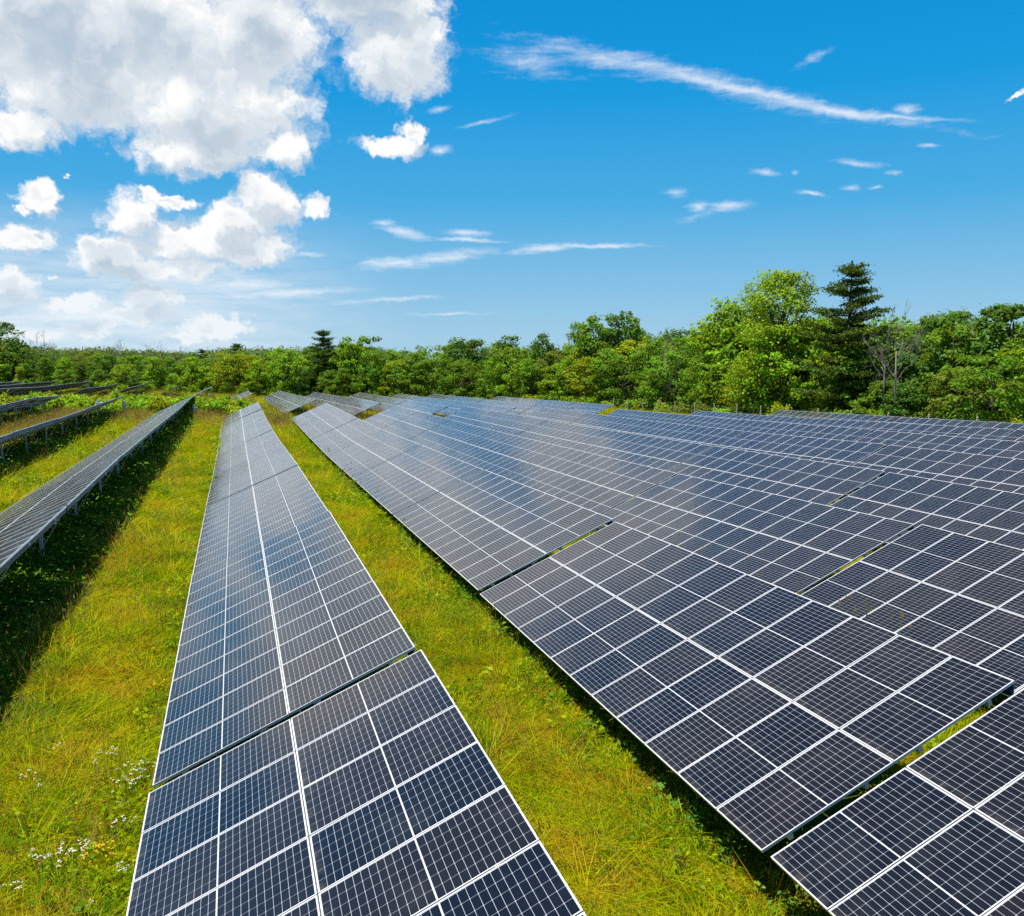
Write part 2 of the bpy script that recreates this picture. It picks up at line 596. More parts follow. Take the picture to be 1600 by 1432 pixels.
def mat_panel(name, per_module=True):
    """glass over dark cells; UV in metres (u up the slope 0..2, v along the row 0..0.992)"""
    m, T, bs = new_mat(name)
    uv = T.node('ShaderNodeUVMap').outputs[0]
    sp = T.node('ShaderNodeSeparateXYZ', {0: uv})
    u, v = sp.outputs[0], sp.outputs[1]
    u = T.math('FLOORED_MODULO', u, 2.02)
    v = T.math('FLOORED_MODULO', v, MODP)
    b = 0.014
    # distance to the nearest cell line along the row (6 cells) and up the slope (2 x 12 half cells)
    cw = (MODW - 2 * b) / 6
    half = (MODL - 2 * b - 0.014) / 2
    ch = half / 12
    vv = T.math('SUBTRACT', v, b)
    fv = T.math('ABSOLUTE', T.math('SUBTRACT', T.math('FLOORED_MODULO', T.math('ADD', vv, cw / 2), cw), cw / 2))
    uu = T.math('ABSOLUTE', T.math('SUBTRACT', u, MODL / 2))
    uu = T.math('SUBTRACT', uu, 0.007)
    fu = T.math('ABSOLUTE', T.math('SUBTRACT', T.math('FLOORED_MODULO', T.math('ADD', uu, ch / 2), ch), ch / 2))
    lv = T.math('MULTIPLY', T.math('LESS_THAN', fv, 0.0018), 0.7)
    lu = T.math('LESS_THAN', fu, 0.0021)
    dia = T.math('LESS_THAN', T.math('ADD', fv, fu), 0.0085)
    mid = T.math('LESS_THAN', uu, 0.0)
    ev = T.math('MINIMUM', v, T.math('SUBTRACT', MODW, v))
    eu = T.math('MINIMUM', u, T.math('SUBTRACT', MODL, u))
    edge = T.math('LESS_THAN', T.math('MINIMUM', ev, eu), b)
    thin = T.math('MAXIMUM', T.math('MAXIMUM', lv, lu), dia)
    broad = T.math('MAXIMUM', mid, edge)
    # nine thin busbars on every cell
    bw = cw / 9
    fb = T.math('ABSOLUTE', T.math('SUBTRACT', T.math('FLOORED_MODULO', vv, bw), bw / 2))
    bus = T.math('MULTIPLY', T.math('LESS_THAN', fb, 0.0006), 0.35)
    geo = T.node('ShaderNodeNewGeometry')
    if per_module:
        rnd = T.node('ShaderNodeObjectInfo').outputs['Random']
    else:
        wv = T.node('ShaderNodeVectorMath', {0: uv, 1: (1 / 2.02, 1 / MODP, 1)}, operation='MULTIPLY').outputs[0]
        rnd = T.node('ShaderNodeTexWhiteNoise', {'Vector': T.vmath('FLOOR', wv)}, noise_dimensions='3D').outputs['Value']
    cell = T.ramp(rnd, [(0.0, (0.0035, 0.0045, 0.0085)), (0.35, (0.0060, 0.0055, 0.0080)), (0.7, (0.0090, 0.0075, 0.0085)), (1.0, (0.0130, 0.0100, 0.0095))])
    dirt = T.noise(geo.outputs['Position'], 1.3, 5, 0.6)
    cell = T.mix(T.smooth(dirt, 0.45, 0.8, 0.0, 0.045), cell, (0.25, 0.23, 0.2))
    # dust washed down to the low edge of each panel, and a few droppings
    sill = T.math('MULTIPLY', T.smooth(u, 0.16, 0.0), T.smooth(T.noise(geo.outputs['Position'], 5.0, 4, 0.6), 0.35, 0.75, 0.0, 0.16))
    cell = T.mix(sill, cell, (0.30, 0.27, 0.22))
    vo = T.node('ShaderNodeTexVoronoi', {'Vector': geo.outputs['Position'], 'Scale': 1.15, 'Randomness': 1.0})
    drop = T.math('MULTIPLY', T.math('LESS_THAN', vo.outputs['Distance'], 0.022), T.math('GREATER_THAN', T.node('ShaderNodeSeparateXYZ', {0: vo.outputs['Color']}).outputs[0], 0.90))
    col = T.mix(bus, cell, (0.10, 0.10, 0.11))
    col = T.mix(thin, col, (0.34, 0.35, 0.38))
    col = T.mix(broad, col, (0.52, 0.52, 0.54))
    col = T.mix(drop, col, (0.55, 0.54, 0.50))
    T.set(bs.inputs['Base Color'], col)
    T.set(bs.inputs['Roughness'], T.smooth(dirt, 0.3, 0.8, 0.11, 0.17))
    bs.inputs['IOR'].default_value = 1.50
    return m


def simple_mat(name, col, rough=0.5, metal=0.0, var=0.0, scale=6.0, spec=0.5):
    m, T, bs = new_mat(name)
    if var:
        tc = T.node('ShaderNodeTexCoord')
        n = T.noise(tc.outputs['Object'], scale, 4, 0.6)
        c = T.mix(n, tuple(c * (1 - var) for c in col), tuple(min(1, c * (1 + var)) for c in col))
        T.set(bs.inputs['Base Color'], c)
    else:
        bs.inputs['Base Color'].default_value = (*col, 1)
    bs.inputs['Roughness'].default_value = rough
    bs.inputs['Metallic'].default_value = metal
    bs.inputs['Specular IOR Level'].default_value = spec
    return m


M_PANEL = mat_panel("solar_glass", True)
M_SHEET = mat_panel("solar_glass_sheet", False)
M_FRAME = simple_mat("anodised_frame", (0.66, 0.66, 0.67), 0.42, 0.1, 0.05)
M_BACK = simple_mat("back_sheet", (0.10, 0.10, 0.11), 0.7)
M_STEEL = simple_mat("galvanised_steel", (0.72, 0.70, 0.65), 0.55, 0.1, 0.18, 9.0)
M_BEAM = simple_mat("galvanised_beam_sky_tint", (0.025, 0.085, 0.16), 0.42, 0.2, 0.12, 4.0)  # bare steel; blue skylight on its shaded face is put into the colour


def panel_meshes():
    H = 0.035
    # laminate only
    def laminate():
        mb = MB()
        e = 0.0
        mb.box(e, MODL - e, e, MODW - e, -0.012, -0.002)
        me = mb.mesh("solar_panel", [M_PANEL, M_BACK])
        me.polygons[0].material_index = 1
        return me, mb

    def frame_boxes(mb, mat):
        l = 0.010
        for (x0, x1, y0, y1) in ((-0.002, l, -0.002, MODW + 0.002), (MODL - l, MODL + 0.002, -0.002, MODW + 0.002),
                                 (l, MODL - l, -0.002, l), (l, MODL - l, MODW - l, MODW + 0.002)):
            mb.box(x0, x1, y0, y1, -H, 0.003, mat)
        for x in (0.42, 1.58):      # mid clamps
            mb.box(x - 0.025, x + 0.025, MODW - 0.009, MODW + 0.0015, 0.0035, 0.007, mat)

    def uv(me):
        ul = me.uv_layers.new(name="UVMap")
        for p in me.polygons:
            for li in p.loop_indices:
                co = me.vertices[me.loops[li].vertex_index].co
                ul.data[li].uv = (co.x, co.y)
    a, mb = laminate()
    uv(a)
    fb = MB()
    frame_boxes(fb, 0)
    f = fb.mesh("panel_frame", [M_FRAME])
    mb2 = MB()
    mb2.box(0, MODL, 0, MODW, -0.012, -0.002, 0)
    frame_boxes(mb2, 2)
    b = mb2.mesh("solar_panel_framed", [M_PANEL, M_BACK, M_FRAME])
    b.polygons[0].material_index = 1
    uv(b)
    # whole sheet of 24 for the far tables
    mb3 = MB()
    for g in (0.0, 2.02):
        mb3.box(g, g + MODL, 0, TLEN - 0.02, -0.03, -0.002, 0)
    for g in (0.0, 2.02):
        for x in (g - 0.002, g + MODL - 0.012):
            mb3.box(x, x + 0.014, -0.002, TLEN - 0.018, -0.04, 0.004, 2)
        for i in range(NMOD + 1):
            y = i * MODP - 0.020
            mb3.box(g + 0.012, g + MODL - 0.012, y - 0.006 if i else y + 0.018, y + 0.026 if i < NMOD else y + 0.002, -0.04, 0.003, 2)
    c = mb3.mesh("panel_surface", [M_SHEET, M_BACK, M_FRAME])
    ul = c.uv_layers.new(name="UVMap")
    for p in c.polygons:
        if p.material_index == 0 and p.normal.z < -0.5:
            p.material_index = 1
        for li in p.loop_indices:
            co = c.vertices[c.loops[li].vertex_index].co
            ul.data[li].uv = (co.x, co.y)
    return a, f, b, c


ME_LAM, ME_FRAME, ME_FULL, ME_SHEET = panel_meshes()


def steel_meshes():
    out = {}
    ct, st = math.cos(TILT), math.sin(TILT)
    # table frame: local x up the slope (horizontal), y along the row, z up, origin on the ground under the low edge
    xp = 2.45
    top = CLEAR + xp * math.tan(TILT) - 0.26
    mb = MB()     # C-profile post
    mb.box(xp - 0.045, xp + 0.045, -0.004, 0.004, -0.5, top)
    mb.box(xp - 0.045, xp - 0.037, 0.004, 0.08, -0.5, top)
    mb.box(xp + 0.037, xp + 0.045, 0.004, 0.08, -0.5, top)
    out['post'] = mb.mesh("post", [M_STEEL])
    M = Matrix.Translation((0, 0, CLEAR)) @ Matrix.Rotation(-TILT, 4, 'Y')
    mb = MB()
    mb.box(0.25, 3.8, 0.0, 0.055, -0.235, -0.135, 0, M)
    out['rafter'] = mb.mesh("rafter", [M_STEEL])
    mb = MB()
    mb.tube([(xp, 0.03, 0.55), (xp + 0.75, 0.03, CLEAR + (xp + 0.75) * math.tan(TILT) - 0.27)], [0.014, 0.014], 6)
    mb.tube([(xp, 0.03, 0.5), (xp - 1.25, 0.03, CLEAR + (xp - 1.25) * math.tan(TILT) - 0.27)], [0.014, 0.014], 6)
    out['brace'] = mb.mesh("brace", [M_STEEL])
    mb = MB()
    for x in (0.42, 1.58, 2.44, 3.60):
        mb.box(x - 0.03, x + 0.03, 0.03, TLEN - 0.05, -0.134, -0.037, 0, M)
    out['purlin'] = None
    for i, x in enumerate((0.42, 1.58, 2.44, 3.60)):
        q = MB()
        q.box(x - 0.03, x + 0.03, 0.03, TLEN - 0.05, -0.134, -0.037, 0, M)
        out['purlin%d' % i] = q.mesh("purlin", [M_STEEL])
    q = MB()
    ex, ez = 4.0 * ct + 0.012, CLEAR + 4.0 * st
    q.box(ex - 0.01, ex, -0.01, TLEN, ez - 0.175, ez - 0.034)
    q.box(ex - 0.06, ex - 0.01, -0.01, TLEN, ez - 0.175, ez - 0.167)
    for i in range(4):
        y = TLEN * (i + 0.5) / 4
        q.box(ex, ex + 0.008, y - 0.05, y + 0.05, ez - 0.15, ez - 0.06, 1)
    out['edge'] = q.mesh("edge_beam", [M_BEAM, M_STEEL])
    return out


ST = steel_meshes()
SPANS = {}         # row -> list of (y0, y1) for the grass


def solar_table(k, y0, detail, label, group, dx=0.0, turn=0.0):
    """detail 2: panels with own frames; 1: framed panels; 0: one surface"""
    y1 = y0 + TLEN
    xl = X0 + PITCHX * k + dx
    za, zb = upper_z(k, y0 + 0.4) - 1.578, upper_z(k, y1 - 0.4) - 1.578
    slope = math.atan2(zb - za, TLEN - 0.8)
    z0 = za - (zb - za) / (TLEN - 0.8) * 0.4
    slope += random.gauss(0, 0.0006)
    tl = TILT + random.gauss(0, R(0.22))
    if (k, round(y0, 3)) in FIT:
        za, zb, tl = FIT[(k, round(y0, 3))]
        slope, z0, tl = math.atan2(zb - za, TLEN), CZ + za, R(tl)
    root = empty("solar_array", (xl, y0, z0 - CLEAR), (slope, 0, turn))
    tag(root, label, "solar array", group)
    if detail == 0:
        link("panel_surface", ME_SHEET, root, (0, 0, CLEAR), (0, -tl, 0))
    else:
        for half in (0, 1):
            for i in range(NMOD):
                u = half * 2.02
                loc = (u * math.cos(tl), i * MODP, CLEAR + u * math.sin(tl))
                rot = (random.gauss(0, R(0.10)), -tl + random.gauss(0, R(0.07)), 0)
                p = link("solar_panel", ME_LAM if detail == 2 else ME_FULL, root, loc, rot)
                if detail == 2:
                    link("frame", ME_FRAME, p)
    for f in (0.22, 0.72):
        y = f * TLEN
        link("post", ST['post'], root, (0, y, 0), (-slope, 0, 0))
        if detail:
            link("rafter", ST['rafter'], root, (0, y, 0))
            link("brace", ST['brace'], root, (0, y, 0))
    if detail:
        for i in range(4):
            link("purlin", ST['purlin%d' % i], root)
    link("edge_beam", ST['edge'], root)
    SPANS.setdefault(k, []).append((y0, y1))
    return root


GAP = 0.18
FIT = {   # (row, start): height of the low edge at both ends and tilt, for the nearest tables
    (0, -0.405): (-5.905, -5.965, 22.9), (0, 12.16): (-6.09, -6.31, 23.0), (1, 7.98): (-5.889, -6.27, 23.3), (1, -4.31): (-5.70, -5.86, 23.1)}


def rows_build():
    # first block: tables laid back from each row's far end to the nearest one in view
    ends = {-3: 107.0, -2: 101.5, -1: 124.5, 0: 98.3, 1: 94.05, 2: 90.95, 3: 87.6, 4: 83.1, 5: 79.8, 6: 76.1, 7: 72.25}
    first = {-3: 70, -2: 39, -1: 13, 0: 0.5, 1: -4, 2: 3, 3: 12, 4: 20, 5: 29, 6: 38, 7: 34}
    rowname = {-3: "third row left of the centre row", -2: "second row left of the centre row", -1: "grey row left of the centre row",
               0: "long centre row", 1: "first row right of the grass aisle", 2: "second row right of the grass aisle",
               3: "third row right of the grass aisle", 4: "fourth row right of the grass aisle", 5: "fifth row right of the grass aisle",
               6: "sixth row right of the grass aisle", 7: "last row before the fence"}
    look = {-3: "steel-edged solar array", -2: "steel-edged solar array", -1: "grey-glinting solar array", 0: "white-gridded solar array"}
    for k in sorted(ends):
        ys = []
        y = ends[k] - TLEN
        while y + TLEN > first[k]:
            ys.append(y)
            y -= TLEN + GAP
        ys = ys[::-1]
        if k == 0:
            ys[0], ys[1] = -0.405, 12.16
        if k == 1:
            ys[0], ys[1] = -4.31, 7.98
        n = len(ys)
        for i, y in enumerate(ys):
            which = "nearest" if i == 0 else ("farthest" if i == n - 1 else ORD[i + 1] + " nearest")
            lab = "%s, %s in the %s" % (look.get(k, "dark blue solar array"), which, rowname[k])
            d = math.hypot(X0 + PITCHX * k, y)
            detail = 2 if (y < 34 and d < 48) else 1
            solar_table(k, y, detail, lab, "solar arrays of the near block")
    # second block beyond the cross strip
    b2 = {-7: (150, 230), -6: (130, 230), -5: (130, 226), -4: (171, 222), -3: (170, 214), -2: (181, 208), -1: (188, 206), 0: (155, 167),
          1: (107.0, 190), 2: (100.5, 187), 3: (96, 171), 4: (92.3, 166), 5: (92, 161), 6: (96.2, 146)}
    side = {-7: "seventh strip left of the stub array", -6: "sixth strip left of the stub array", -5: "fifth strip left of the stub array",
            -4: "fourth strip left of the stub array", -3: "third strip left of the stub array", -2: "second strip left of the stub array",
            -1: "first strip left of the stub array", 0: "pale stub row beyond the centre row",
            1: "far first row right of the aisle", 2: "far second row right of the aisle", 3: "far third row right of the aisle",
            4: "far fourth row right of the aisle", 5: "far fifth row right of the aisle", 6: "far sixth row right of the aisle"}
    for k in sorted(b2):
        a, b = b2[k]
        n = max(1, round((b - a) / (TLEN + GAP)))
        for i in range(n):
            y = a + i * (TLEN + GAP)
            which = "nearest" if i == 0 else ("farthest" if i == n - 1 else ORD[i + 1] + " nearest")
            nm = "dark-backed solar array" if k < 0 else "pale distant solar array"
            lab = "%s, %s in the %s" % (nm, which, side[k]) if k else "short pale solar array standing alone beyond the centre row"
            solar_table(k, y, 0, lab, "solar arrays beyond the cross strip", 0.58 if k == 0 else 0.0, 0.05 if k == 0 else 0.0)


rows_build()

# ------------------------------------------------------------------ vegetation materials


def mat_leaf(name, trans=0.35, sat=1.0, attr='tint'):
    """leaf colour comes from the object's own colour, varied from spray to spray"""
    m = bpy.data.materials.new(name)
    m.use_nodes = True
    T = NT(m.node_tree)
    T.n.clear()
    oi = T.node('ShaderNodeObjectInfo')
    at = T.node('ShaderNodeAttribute', attribute_name=attr)
    fac = at.outputs['Fac']
    hs = T.node('ShaderNodeHueSaturation', {'Hue': T.math('ADD', 0.5, T.math('MULTIPLY', T.math('SUBTRACT', fac, 0.5), 0.055)),
                                            'Saturation': sat,
                                            'Value': T.math('ADD', 0.62, T.math('MULTIPLY', fac, 0.76)),
                                            'Color': oi.outputs['Color']})
    c = hs.outputs[0]
    df = T.node('ShaderNodeBsdfDiffuse', {'Color': c})
    tr = T.node('ShaderNodeBsdfTranslucent', {'Color': T.mix(0.3, c, (0.30, 0.36, 0.01))})
    gl = T.node('ShaderNodeBsdfGlossy', {'Color': (0.4, 0.45, 0.3, 1), 'Roughness': 0.5})
    mx = T.node('ShaderNodeMixShader', {0: trans, 1: df.outputs[0], 2: tr.outputs[0]})
    m2 = T.node('ShaderNodeMixShader', {0: 0.018, 1: mx.outputs[0], 2: gl.outputs[0]})
    T.node('ShaderNodeOutputMaterial', {'Surface': m2.outputs[0]})
    return m


M_LEAF = mat_leaf("leaves", 0.40)
M_NEEDLE = mat_leaf("needles", 0.18)
M_BARK = simple_mat("bark", (0.085, 0.068, 0.052), 0.9, 0, 0.35, 3.0, 0.1)
M_DEADWOOD = simple_mat("dead_wood", (0.17, 0.15, 0.135), 0.9, 0, 0.3, 3.0, 0.1)


def unit(v):
    return v / np.maximum(np.linalg.norm(v, axis=-1, keepdims=True), 1e-9)


def leaf_quads(C, N, L, Wd, g):
    """rhombic leaves at C facing N, length L, width Wd"""
    n = len(C)
    a = unit(np.cross(N, g.normal(size=(n, 3))))
    b = np.cross(N, a)
    L = L[:, None]
    Wd = Wd[:, None]
    bend = N * L * 0.12
    return np.stack([C - a * L / 2 - bend, C + b * Wd / 2, C + a * L / 2 - bend, C - b * Wd / 2], 1)


def crown_mesh(name, g, h, rx, base, clumps, per, leaf, shape, lumpy=0.25, hollow=0.55):
    """crown from base*h to h made of many leafy sprays; returns mesh and spray centres"""
    cs = []
    tries = 0
    ph = g.uniform(0, 6.28, 4)
    while len(cs) < clumps and tries < 40000:
        tries += 1
        t = g.uniform(0, 1)
        an = g.uniform(0, 2 * math.pi)
        rr = shape(t) * (1 + lumpy * math.sin(2 * an + ph[0] + 5 * t) * 0.6 + lumpy * math.sin(3 * an + ph[1] - 7 * t) * 0.6)
        q = math.sqrt(g.uniform(hollow ** 2, 1.0))
        z = base * h + t * (h - base * h)
        c = np.array([math.cos(an) * rr * q * rx, math.sin(an) * rr * q * rx, z])
        if all(np.linalg.norm((c - o) * (1, 1, 1.2)) > 0.42 * h / (clumps ** 0.45) for o in cs[-60:]):
            cs.append(c)
    cs = np.array(cs)
    quads, tint = [], []
    for c in cs:
        r = h * g.uniform(0.045, 0.09)
        m = int(per * g.uniform(0.6, 1.35))
        dirs = unit(g.normal(size=(m, 3)) * (1, 1, 0.75) + (0, 0, 0.12))
        rad = r * g.uniform(0.35, 1.0, m) ** 0.6 * g.choice([1.0, 1.0, 1.0, 1.35], m)
        P = c + dirs * rad[:, None] * (1.25, 1.25, 0.85)
        out = unit(np.array([c[0], c[1], (c[2] - h * 0.5) * 0.4]) + 1e-6)
        N = unit(dirs * 0.6 + out * 0.35 + np.array([0, 0, 0.55]) + g.normal(size=(m, 3)) * 0.55)
        L = leaf * g.uniform(0.6, 1.35, m)
        quads.append(leaf_quads(P, N, L, L * g.uniform(0.5, 0.8, m), g))
        tint.append(np.clip(g.normal(g.uniform(0.2, 0.8), 0.16, m), 0, 1))
    return quads_mesh(name, np.concatenate(quads), [M_LEAF], {'tint': np.concatenate(tint)}), cs


def trunk_mesh(name, g, h, r, cs, base, nlimb=12):
    mb = MB()
    lean = g.normal(0, 0.02 * h, 2)
    pts = [(lean[0] * t * t, lean[1] * t * t, t * h * 0.9 - (0.4 if t == 0 else 0)) for t in np.linspace(0, 1, 7)]
    mb.tube(pts, [r * (1.25 if i == 0 else 1 - 0.13 * i) for i in range(7)], 7)
    for c in cs[g.permutation(len(cs))[:nlimb]]:
        t = min(0.85, max(base * 0.8, (c[2] / h) * 0.72))
        s = np.array([lean[0] * t * t, lean[1] * t * t, t * h * 0.9])
        mid = s * 0.5 + c * 0.5 + np.array([0, 0, -0.04 * h]) + g.normal(0, 0.02 * h, 3)
        mb.tube([s, mid, c], [r * 0.42, r * 0.26, r * 0.08], 5, cap=False)
    return mb.mesh(name, [M_BARK], True)


def sh_round(t):
    return math.sqrt(max(0.0, 1 - (2 * t - 0.9) ** 2 * 0.82))


def sh_tall(t):
    return 0.35 + 0.65 * math.sin(math.pi * min(1, 0.18 + 0.8 * t)) if t < 0.93 else 0.35


def sh_spread(t):
    return 0.45 + 0.6 * math.sin(math.pi * min(1, t * 0.72 + 0.12))


def sh_column(t):
    return 0.75 + 0.3 * math.sin(5.5 * t + 1) if t < 0.85 else 0.5


BROAD = {}


def make_broad():
    spec = [   # kind, height, radius, crown base, clumps, leaves per clump, leaf length, shape
        ('round', 10, 4.2, 0.06, 70, 62, 0.42, sh_round), ('round', 10, 3.8, 0.10, 64, 62, 0.42, sh_round),
        ('round', 10, 4.6, 0.05, 76, 60, 0.40, sh_round),
        ('tall', 10, 2.7, 0.05, 60, 60, 0.38, sh_tall), ('tall', 10, 3.1, 0.08, 64, 60, 0.38, sh_tall),
        ('spreading', 10, 4.8, 0.10, 70, 60, 0.42, sh_spread), ('spreading', 10, 4.4, 0.05, 72, 58, 0.40, sh_spread),
        ('columnar', 10, 1.9, 0.02, 46, 60, 0.36, sh_column), ('columnar', 10, 2.2, 0.02, 50, 60, 0.36, sh_column),
    ]
    for i, (kind, h, r, b, c, p, l, s) in enumerate(spec):
        g = np.random.default_rng(100 + i)
        me, cs = crown_mesh("crown", g, h, r, b, c, p, l, s)
        tr = trunk_mesh("trunk", g, h, 0.19, cs, b, 12)
        BROAD.setdefault(kind, []).append((me, tr))


make_broad()


def plant_tree(name, label, cat, group, x, y, h, crown, trunk, color, wide=1.0, href=10.0, rz=None, dz=0.0):
    s = h / href
    root = empty(name, (x, y, gz(x, y) + dz), (0, 0, random.uniform(0, 6.28) if rz is None else rz))
    tag(root, label, cat, group)
    c = link("crown", crown, root, scale=(s * wide, s * wide, s))
    c.color = (*color, 1)
    t = link("trunk", trunk, root, scale=(s * wide, s * wide, s))
    return root


# ------------------------------------------------------------------ the edge of the wood
SKYLINE = [(-60, 505), (0, 528), (20, 532), (40, 541), (100, 547), (150, 545), (200, 548), (250, 551), (300, 551), (350, 547), (375, 543), (400, 545),
           (430, 547), (460, 547), (482, 546), (535, 541), (560, 534), (580, 541), (600, 548), (640, 546), (680, 546), (700, 541), (720, 540),
           (760, 541), (790, 538), (800, 539), (830, 540), (850, 536), (870, 538), (890, 536), (905, 524), (925, 518), (940, 520), (950, 522),
           (965, 516), (985, 516), (1000, 520), (1030, 524), (1060, 523), (1090, 520), (1110, 512), (1130, 506), (1150, 502), (1175, 503),
           (1275, 500), (1380, 498), (1430, 502), (1460, 499), (1500, 502), (1530, 500), (1560, 499), (1600, 497), (1680, 490)]
SKX, SKY = zip(*SKYLINE)
EDGE = [(-95, 246), (-70, 246), (-40, 239), (-24, 230), (-12, 219), (3, 211), (18, 204), (32, 193), (45, 178), (54, 160), (60, 140), (61.5, 120), (61.5, 100),
        (62, 80), (62.5, 60), (63.5, 45), (65, 26)]
EX, EY = np.array(EDGE).T
ES = np.concatenate([[0], np.cumsum(np.hypot(np.diff(EX), np.diff(EY)))])


def edge_point(s, back):
    x, y = np.interp(s, ES, EX), np.interp(s, ES, EY)
    x2, y2 = np.interp(min(s + 3, ES[-1]), ES, EX), np.interp(min(s + 3, ES[-1]), ES, EY)
    x1, y1 = np.interp(max(s - 3, 0), ES, EX), np.interp(max(s - 3, 0), ES, EY)
    t = np.array([x2 - x1, y2 - y1])
    t /= np.linalg.norm(t)
    n = np.array([-t[1], t[0]])     # away from the field
    return x + n[0] * back, y + n[1] * back


def top_for(x, y, frac=1.0):
    """height of a tree at x, y that reaches the wood's skyline"""
    zg = gz(x, y)
    px, _, dep = seen_at(x, y, zg)
    py = np.interp(px, SKX, SKY)
    z = CZ + (533.0 - py) / FPX * dep
    return (z - zg) * frac, px


GREENS = {'bright green': (0.225, 0.370, 0.014), 'mid green': (0.145, 0.270, 0.018), 'dark green': (0.078, 0.168, 0.022),
          'yellow-green': (0.320, 0.380, 0.014), 'olive green': (0.165, 0.210, 0.026), 'grey-green': (0.21, 0.27, 0.11)}
KINDW = {'round': 'rounded', 'tall': 'upright', 'spreading': 'spreading', 'columnar': 'narrow vine-clad'}
TREES = []      # (px, rank, root, colour name, kind)


def rank_of_trees(step, back, frac, colours, kinds, rank, jitter=1.2):
    g = np.random.default_rng(int(31 * back + 7 * step))
    s = 1.0
    while s < ES[-1] - 1:
        x, y = edge_point(s, back + g.normal(0, jitter * 0.6))
        x += g.normal(0, 0.5)
        h, px = top_for(x, y, 1.0)
        far = math.hypot(x, y) / 100
        st = step * (0.88 + 0.12 * far) * g.uniform(0.8, 1.25)
        s += st
        if px < -70 or px > 1690:
            continue
        f = frac * g.choice([0.6, 0.8, 0.95, 1.1, 1.3], p=[.2, .25, .25, .2, .1]) if rank == 'front' else frac * (g.uniform(0.78, 1.03) if rank == 'second' else g.uniform(0.86, 1.05))
        if 1150 < px < 1395 and rank != 'front':
            f = frac * 0.98
        if px < 490:      # the far hill woods close the view here
            f *= {'front': 1.12, 'second': 0.92, 'back': 0.90}[rank]
        h = max(3.2, min(h * f, 19))
        cn = g.choice(list(colours), p=[colours[c] for c in colours])
        if px > 1380 and g.random() < 0.65:
            cn = g.choice(['mid green', 'olive green', 'dark green'])
        if px < 300 and g.random() < 0.4:
            cn = g.choice(['mid green', 'dark green'])
        kd = g.choice(list(kinds), p=[kinds[c] for c in kinds])
        if px < 330 and rank == 'front' and g.random() < 0.5:
            kd = 'columnar'
        me, tr = BROAD[kd][g.integers(len(BROAD[kd]))]
        col = np.array(GREENS[cn]) * g.uniform(0.85, 1.15) * (1, g.uniform(0.95, 1.05), 1)
        wide = np.clip(g.uniform(0.85, 1.25) * (1.0 if kd != 'columnar' else 1.25) * (9.0 / h) ** 0.35, 0.6, 1.7)
        nm = {'round': 'broadleaf_tree', 'tall': 'broadleaf_tree', 'spreading': 'broadleaf_tree', 'columnar': 'vine_covered_tree'}[kd]
        r = plant_tree(nm, None, "tree", None, x, y, h, me, tr, tuple(col), wide)
        TREES.append((px, rank, r, cn, kd))


rank_of_trees(4.6, 2.0, 0.70, {'bright green': .36, 'mid green': .32, 'yellow-green': .14, 'dark green': .10, 'olive green': .08},
              {'round': .45, 'tall': .28, 'spreading': .2, 'columnar': .07}, 'front')
rank_of_trees(4.6, 7.0, 0.94, {'bright green': .22, 'mid green': .42, 'yellow-green': .07, 'dark green': .20, 'olive green': .09},
              {'round': .5, 'tall': .3, 'spreading': .2}, 'second')
rank_of_trees(4.8, 12.5, 1.0, {'bright green': .15, 'mid green': .40, 'dark green': .35, 'olive green': .10},
              {'round': .5, 'tall': .35, 'spreading': .15}, 'back')


# the landmark trees
def big_tree():
    g = np.random.default_rng(41)
    parts, cs_all, tints = [], [], []
    x, y = 64.5, 92.0
    zg = gz(x, y)
    px, _, dep = seen_at(x, y, zg)
    h = CZ + (533 - 432) / FPX * dep - zg
    me, cs = crown_mesh("crown", g, h, 5.9, 0.06, 210, 95, 0.36, lambda t: 1.0 * math.sqrt(max(0, 1 - (1.9 * t - 0.72) ** 2 * 0.72)) if t < 0.97 else 0.3,
                        0.30, 0.35)
    tr = trunk_mesh("trunk", g, h, 0.33, cs, 0.12, 40)
    r = plant_tree("broadleaf_tree", "tall pale green broadleaf tree with an airy rounded crown, left of the layered pine", "tree", None,
                   x, y, h, me, tr, (0.25, 0.375, 0.018), 1.0, h)
    return r


